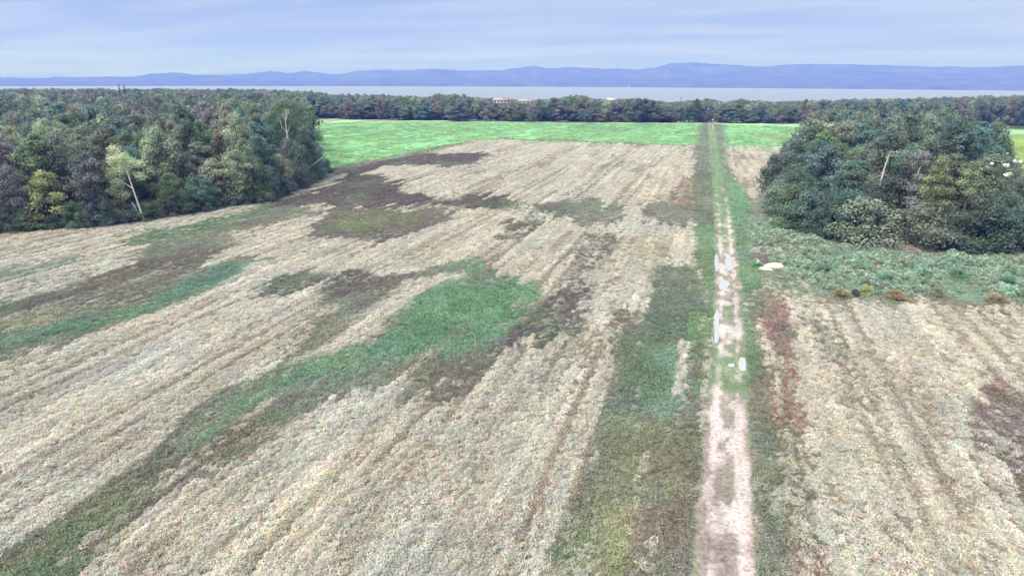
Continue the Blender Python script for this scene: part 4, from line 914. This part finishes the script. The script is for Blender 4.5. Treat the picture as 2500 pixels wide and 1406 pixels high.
special('poplar_tree', [[(0, 0, -.2), (0, 0, 5), (0, 0, 9)]], [[.2, .14, .03]], [(.2, 0, 10.9), (-.5, .1, 9.7), (.7, 0, 9.6), (-.9, 0, 8.4), (.9, 0, 8.3), (0, -.3, 7.2)], [.7, .75, .7, .9, .9, 1.0], 2400, .23, 623, 2338, 592, alb(154,158,130), 'pale olive young poplar right of the light green one', 'tree', M_BARK)
# white blossom clusters in the gap of the right wood
def blossom_bush():
    x, y = at(2440, 566); mbk = VAR['bush1']
    e = add_tree('blossom_bush', 'bush1', x, y, 6.2, 3.8, 'mauve', 'tall bush with white blossom clusters at right edge of the photo', 'bush', rot=0.3)
    m = simple('blossom', (0.75, 0.72, 0.66), .8, .1)
    inv = e.matrix_basis.inverted(); r = np.random.default_rng(5)
    for px, py, s in [(2396, 412, .34), (2409, 411, .36), (2421, 400, .3), (2460, 405, .34), (2456, 428, .42), (2464, 426, .36), (2478, 394, .3), (2452, 404, .3), (2492, 395, .34)]:
        d = math.hypot(x, y) - 3.0; c = np.array(ray_at(px, py, d))
        P = []
        for q in range(26):
            t = r.normal(0, 1, 3); t /= np.linalg.norm(t); p = t * s * r.uniform(.4, 1); u = np.cross(t, r.normal(0, 1, 3)); u /= np.linalg.norm(u); w = np.cross(t, u); k = s * .4
            P += [p - u * k, p - w * k * .7, p + u * k, p + w * k * .7]
        V = np.array([tuple(inv @ Vector(c + q_)) for q_ in np.array(P)])
        obj('blossom', mesh_np('blossom', V, np.arange(len(V)).reshape(-1, 4), None, [m]), e)
blossom_bush()
for j, (px, py, h, w, k) in enumerate([(2100, 606, 6.6, 5.6, alb(134, 142, 132)), (2230, 616, 5.8, 5.2, alb(130, 138, 128)), (2350, 620, 5.2, 4.8, 'dark'), (2010, 590, 5.2, 3.6, 'dark'), (1930, 566, 6.8, 3.8, alb(122, 140, 114)), (2460, 620, 4.6, 4.6, 'green')]):
    x, y = at(px, py - 14)
    add_tree('willow_bush', 'bush%d' % (j % 5), x, y, h, w, k, ['broad grey-green willow spreading over the herb bank', 'wide grey-green willow right of the broadest one', 'dark willow with foliage down to the herbs', 'low dark willow beside the left front corner of right wood', 'mid-green willow at left front corner of right wood', 'green willow at the right edge above the herbs'][j], 'bush')
for px, py, h, w, k, lab in [(2052, 726, .9, 1.3, alb(150, 138, 116), 'low brown bush at the left foot of the herb bank'), (2112, 718, 1.1, 1.0, alb(150, 154, 122), 'small yellowing bush below the herb bank'), (2190, 728, .8, 1.7, alb(146, 138, 116), 'brown scrub in the middle below the herb bank'), (2286, 722, 1.0, .9, alb(146, 156, 122), 'yellow-green bush further right below the herb bank'), (2430, 736, .9, 1.5, alb(150, 142, 120), 'brown bush at the right end below the herb bank'), (2088, 722, .8, .6, 'dark', 'tiny dark green bush below the herb bank'), (1846, 652, .8, .9, alb(110, 150, 104), 'little green bush beside the pale sand heap'), (2010, 668, 1.2, 1.3, alb(120, 140, 122), 'grey-green bush in the left part of the herb bank'), (2160, 690, 1.3, 1.4, alb(130, 168, 150), 'pale bluish bush in the middle of the herb bank'), (2330, 680, 1.4, 1.5, alb(126, 146, 128), 'greyish bush in the right part of the herb bank'), (2455, 700, 1.3, 1.3, alb(120, 150, 132), 'bluish green bush at the right end of the herb bank')]:
    x, y = at(px, py); add_tree('bush', 'bush%d' % (px % 5), x, y, h, w, k, lab, 'bush')

# --- far belt of trees behind the mint field
BELT_X = [600, 765, 1000, 1240, 1500, 1725, 1950, 2300, 2700]; BELT_Y = [289, 291, 295, 298, 300, 301, 304, 307, 310]
belt = []
for row in range(1):
    px = 740.0
    while px < 2100:
        px += tr.uniform(11, 19)
        if 1722 < px < 1752: continue
        x, y = at(px, np.interp(px, BELT_X, BELT_Y) - tr.uniform(0, 2.4)); belt.append((x, y, row, px))
bx = np.array([b[0] for b in belt]); by = np.array([b[1] for b in belt])
bh = cap_height(bx, by, tr.uniform(4.0, 9.5, len(bx)) + 3.5 * (vn(bx / 22, by / 22, 181) > .6))
for (x, y, row, px), h in zip(belt, bh):
    k = ['grey', 'dark', 'green', 'teal', 'grey', 'mauve', 'rust'][int(tr.random() * 6.6)]
    side = 'left of the track' if px < 1737 else 'right of the track'
    add_tree('broadleaf_tree', 'round%d' % tr.integers(0, 7), x, y, max(h, 2.6), tr.uniform(2.6, 5.6), k, '%s tree in the far belt behind the mint field, %s' % (WORD[k], side), 'tree', 'far belt %s, %s' % (side, WORD[k]))

def nth(n): return '%d%s' % (n, 'th' if 10 < n % 100 < 20 else {1: 'st', 2: 'nd', 3: 'rd'}.get(n % 10, 'th'))
def number_row(prefix, words_, reverse=False):
    row = [o_ for o_ in COL.objects if o_.parent is None and str(o_.get('group', '')).startswith(prefix)]
    row.sort(key=lambda o_: float(project(o_.location.x, o_.location.y, o_.location.z)[0]), reverse=reverse)
    for n_, o_ in enumerate(row):
        o_['label'] = words_ % (str(o_['group']).rsplit(', ', 1)[1], nth(n_ + 1)); o_['group'] = prefix
number_row('far belt left of the track', '%s tree in the far belt, %s to the left of the track', True)
number_row('far belt right of the track', '%s tree in the far belt, %s to the right of the track')
number_row('bushes at the foot of the left wood', '%s bush at the foot of the left wood, %s from the left')
number_row('front trees of the left wood', '%s tree in the front rank of the left wood, %s from the left')
number_row('willow bushes round the right wood', '%s willow bush round the right wood, %s from the left')
# --- woodland beyond, one mass
def lod_mesh(name, seed, H, R, n, leaf):
    r = np.random.default_rng(seed); cs, rs, br = [], [], []
    for i in range(16):
        t = (i + r.random()) / 16; pr = R * PROFILE['round'](t * .9 + .08); a = r.uniform(0, 6.28); q = math.sqrt(r.uniform(.1, 1))
        cr = R * r.uniform(.3, .5); cs.append((pr * q * .8 * math.cos(a), pr * q * .8 * math.sin(a), 1.2 + (H - 1.2) * t - cr * .5)); rs.append(cr); br.append(r.uniform(.75, 1.2))
    rs = np.array(rs); w = rs ** 2
    V, Q, var = leaf_cloud(r, np.array(cs), rs, n * w / w.sum(), leaf, bright=br)
    return mesh_np(name, V, Q, None, [M_TUFT], {'var': ('FLOAT_COLOR', rgba(var))})
C_FAR = source_collection('far_tree_source', [lod_mesh('far_tree', 700 + i, 10.0, 3.8, 1300, .62) for i in range(7)])
def far_wood():
    X, Y = [], []
    for d0, d1, sp in [(150, 420, 5.4), (420, 700, 6.5), (700, 1200, 8.5), (1200, 2300, 14.0)]:
        x, y = sector_points(d0, d1, 1 / sp ** 2, math.radians(42)); X.append(x); Y.append(y)
    x = np.concatenate(X); y = np.concatenate(Y); d = np.hypot(x, y)
    px, py = project(x, y, np.zeros(len(x)))
    edge = np.interp(px, BELT_X, BELT_Y) - np.where(px > 2080, 0, 2.2)
    keep = (d > 380) & (py < edge)
    # depth of the left wood behind its single trees, and ground beyond it
    il = sdf_poly(x, y, W_LEFT) < -2
    keep |= il & (d > 150)
    ir = (sdf_poly(x, y, W_RIGHT) < -4) & (d > RIGHT_LIMIT); keep |= ir
    keep |= (px < 735) & (d > 330)
    keep &= ~((px > 1728) & (px < 1748) & (d < 680))
    for hx, hy, hr in HOUSE_POS:
        keep &= np.hypot(x - hx, y - hy) > hr
    # leave out the ones standing among the single trees
    lim = LEFT_LIMIT
    keep &= ~(il & (d < lim))
    x, y, d = x[keep], y[keep], d[keep]; n = len(x)
    h = cap_height(x, y, tr.uniform(9, 14, n) + np.where(il[keep], 1.5, 0), 6 * tr.random(n) + 14 * vn(np.arctan2(x, y) * 140, d / 45, 177) ** 1.3)
    k = h > 3.0
    x, y, h, d = x[k], y[k], h[k], d[k]; n = len(x); z = terr(x, y)
    names = ['grey', 'green', 'grey', 'mauve', 'teal', 'grey', 'rust', 'pale', 'green', 'grey']
    hue = fbm(x / 30, y / 30, 171, 3)
    ki = ((hue * 1.6 + tr.random(n) * .7) * len(names)).astype(int) % len(names)
    tint = LEAF_GAIN * np.array([GRN[q] for q in names])[ki] * tr.normal(1, .10, (n, 1))
    s = tr.uniform(.85, 1.35, n) * (1 + np.clip(d - 600, 0, 1500) / 1500)
    scatter('distant_wood', np.stack([x, y, z], -1), tr.uniform(0, 6.28, n), np.stack([s, s, h / 10.0], -1), np.clip(tint, .005, .5), tr.integers(0, 70, n), C_FAR, 'hazy mixed woodland reaching from the fields down to the sea')

# ------------------------------------------------------------------ far houses
M_WALLP = simple('pale_wall', (0.45, 0.43, 0.41), .9, .1, .5); M_ROOFP = simple('pink_grey_roof', (0.26, 0.21, 0.21), .85, .15, .8); M_ROOFG = simple('grey_roof', (0.45, 0.44, 0.45), .8, .15, .8)
M_WHITE = simple('white_wall', (0.78, 0.77, 0.74), .85, .06, .5); M_ROOFR = simple('red_roof', (0.30, 0.12, 0.10), .85, .2, .8); M_DARK = simple('dark_pane', (0.05, 0.06, 0.07), .3, .1, 1.0)
HOUSE_POS = []
def house(px, top, dist, width, depth, wall_h, roof_h, rot, wall_m, roof_m, label, name='house', windows=4, gable=False):
    x, y, z = ray_at(px, top, dist); g = float(terr(np.array([x]), np.array([y]))[0])
    base_h = z - g - wall_h - roof_h                                  # plinth storey that the trees hide
    e = bpy.data.objects.new(name, None); COL.objects.link(e); e.location = (x, y, g); e.rotation_euler = (0, 0, YAW + rot)
    w, d, H1 = width / 2, depth / 2, base_h + wall_h
    mb = MB(); mb.box((-w, -d, -.4), (w, d, H1)); mb.add([(-w, -d, H1), (-w, d, H1), (-w, 0, H1 + roof_h * .97), (w, -d, H1), (w, d, H1), (w, 0, H1 + roof_h * .97)], T=[(0, 2, 1), (3, 4, 5)])
    obj('wall', mb.mesh('wall', [wall_m]), e)
    o = .45; mb = MB(); yy = d + o; zz = H1 - o * roof_h / d
    V = []
    for t in (0, .14):
        V += [(-w - o, -yy, zz + t), (w + o, -yy, zz + t), (w + o, 0, H1 + roof_h + t), (-w - o, 0, H1 + roof_h + t), (-w - o, yy, zz + t), (w + o, yy, zz + t)]
    mb.add(V, [(6, 7, 8, 9), (9, 8, 11, 10), (0, 3, 2, 1), (3, 4, 5, 2), (0, 1, 7, 6), (4, 10, 11, 5), (0, 6, 9, 3), (3, 9, 10, 4), (1, 2, 8, 7), (2, 5, 11, 8)])
    rf = obj('roof', mb.mesh('roof', [roof_m]), e)
    mb = MB(); mb.box((w * .3 - .4, -.4, H1 + roof_h - .6), (w * .3 + .4, .4, H1 + roof_h + .9)); obj('chimney', mb.mesh('chimney', [M_ROOFR]), rf)
    for i in range(windows):
        cx_ = -w + (i + .5) * width / windows; mb = MB(); mb.box((cx_ - .55, -d - .05, H1 - 1.9), (cx_ + .55, -d + .05, H1 - .5)); wi = obj('window', mb.mesh('window', [M_DARK]), e)
        mb = MB(); mb.box((cx_ - .65, -d - .08, H1 - 2.02), (cx_ + .65, -d + .02, H1 - 1.9)); obj('sill', mb.mesh('sill', [M_WHITE]), wi)
    HOUSE_POS.append((x, y, max(width, depth) * .75 + 3))
    return tag(e, label, 'house')
house(1224, 239, 645, 15.0, 7.5, 3.4, 2.2, .12, M_WALLP, M_ROOFP, 'long pale farmhouse with pinkish roof among the far trees', windows=5)
house(1285, 243, 640, 15.0, 7, 2.6, 1.6, -.1, M_WALLP, M_ROOFP, 'low pale house right of the long farmhouse')
house(1492, 240.5, 645, 6.5, 5, 2.0, 1.2, .0, M_WHITE, M_ROOFG, 'small white house with grey roof above the far belt', windows=2)
house(1563, 250, 560, 3.0, 3, 1.6, .8, .4, M_WHITE, M_WHITE, 'tiny white hut among trees right of the small house', name='hut', windows=1)
house(1712, 250, 560, 3.2, 3, 1.8, 1.2, .5, M_WHITE, M_WHITE, 'tiny white hut close to the far end of the track', name='hut', windows=1)
house(1056, 250, 560, 3.6, 3, 1.2, .7, .3, M_WHITE, M_WHITE, 'tiny white hut left of the long farmhouse', name='hut', windows=1)
far_wood()
def pole():
    x, y, z = ray_at(1663, 238, 560.0); g = float(terr(np.array([x]), np.array([y]))[0]); mb = MB()
    mb.tube([(0, 0, -.3), (0, 0, (z - g) * .6), (0, 0, z - g)], [.3, .26, .2], 8); mb.box((-1.0, -.1, z - g - 1.0), (1.0, .1, z - g - .8))
    o = obj('utility_pole', mb.mesh('utility_pole', [M_BARK])); o.location = (x, y, g); tag(o, 'thin dark pole rising above the far trees near the track', 'pole')
pole()
def lighthouse():
    x, y, _ = ray_at(1535, 210, 7380.0); e = bpy.data.objects.new('lighthouse', None); COL.objects.link(e); e.location = (x, y, SEA)
    mb = MB(); mb.tube([(0, 0, 0), (0, 0, 9), (0, 0, 17)], [6.0, 5.2, 4.6], 14); obj('tower', mb.mesh('tower', [M_WHITE], True), e)
    mb = MB(); mb.tube([(0, 0, 17), (0, 0, 19), (0, 0, 21)], [3.4, 3.4, 3.2], 12); obj('lantern', mb.mesh('lantern', [M_DARK], True), e)
    mb = MB(); mb.tube([(0, 0, 21), (0, 0, 22.2), (0, 0, 23.4)], [4.0, 2.4, .3], 12); obj('cap', mb.mesh('cap', [M_WHITE], True), e)
    tag(e, 'tiny white lighthouse on the far shore below the hills', 'lighthouse')
lighthouse()

# ------------------------------------------------------------------ stones and the sand heap
M_STONE = simple('field_stone', (0.45, 0.44, 0.42), .9, .25, 1.5, .2, .3); M_STONEW = simple('pale_stone', (0.72, 0.74, 0.66), .85, .12, 2.0, .2, .2); M_SAND = simple('sand', alb(214, 200, 190), .95, .14, 2.2, .05, .3)
def lump(name, px, py, r3, mat, label, cat, seed, nu=22, nv=12, dome=False):
    r = np.random.default_rng(seed); x, y = at(px, py); u = np.linspace(0, 2 * math.pi, nu, endpoint=False); w = np.linspace(0.02, math.pi / (1.9 if dome else 1.12), nv)
    U_, W_ = np.meshgrid(u, w); d = np.stack([np.sin(W_) * np.cos(U_), np.sin(W_) * np.sin(U_), np.cos(W_)], -1)
    k = 1 + .42 * (fbm(d[..., 0] * 1.7 + seed * 3.1 + 9, d[..., 1] * 1.7 + d[..., 2] * 1.3 + 5, seed, 4) - .5)
    P = d * k[..., None] * np.array(r3); P[..., 2] += 0 if dome else r3[2] * .55
    V = np.concatenate([P.reshape(-1, 3), [[0, 0, P[0, :, 2].mean()]]]); Q = [(j * nu + i, (j + 1) * nu + i, (j + 1) * nu + (i + 1) % nu, j * nu + (i + 1) % nu) for j in range(nv - 1) for i in range(nu)]
    T = [(i, (i + 1) % nu, nu * nv) for i in range(nu)]
    o = obj(name, mesh_np(name, V, Q, T, [mat], smooth=True)); o.location = (x, y, float(terr(np.array([x]), np.array([y]))[0]) - (.02 if dome else .12)); o.rotation_euler = (0, 0, r.uniform(0, 6.28))
    return tag(o, label, cat)
lump('sand_heap', 1889, 652, (1.35, .95, .62), M_SAND, 'pale sand heap in the herbs beside the track', 'heap', 3, 40, 18, True)
lump('sand_heap', 1868, 657, (.95, .8, .28), M_SAND, 'flat spill of sand at the left foot of the heap', 'heap', 4, 34, 14, True)
lump('boulder', 1851, 641, (.34, .28, .26), M_STONEW, 'small white boulder left of the pale sand heap', 'boulder', 5)
for j, (px, s, lab) in enumerate([(1590, 2.4, 'grey boulder heap, left end, before the far belt'), (1604, 2.8, 'grey boulder heap, second from left, before the far belt'), (1619, 2.9, 'grey boulder heap, third from left, before the far belt'), (1634, 2.2, 'grey boulder heap, right end, before the far belt')]):
    lump('boulder', px, 297, (s, 1.5, 1.15), M_STONE, lab, 'boulder', 20 + j)
lump('boulder', 1678, 298, (.9, .7, .8), M_STONEW, 'white boulder before the far belt left of the track', 'boulder', 30)
lump('boulder', 1690, 297, (.6, .5, .6), M_STONEW, 'smaller white boulder next to the white one', 'boulder', 31)

# ------------------------------------------------------------------ air
def haze():
    m, nt, out = material('haze'); pv = N(nt, 'ShaderNodeVolumePrincipled')
    pv.inputs['Color'].default_value = HAZE_COLOR; pv.inputs['Absorption Color'].default_value = (1, 1, 1, 1)
    pv.inputs['Density'].default_value = HAZE_DENSITY; pv.inputs['Anisotropy'].default_value = 0.0
    nt.links.new(pv.outputs[0], out.inputs['Volume'])
    mb = MB(); mb.box((-12000, -600, SEA - 4), (12000, 12200, 420)); o = obj('haze', mb.mesh('haze', [m])); tag(o, 'thin blue haze over the land and water', kind='stuff')
HAZE_COLOR = (0.085, 0.14, 1.0, 1)
HAZE_DENSITY = 2.9e-4
haze()
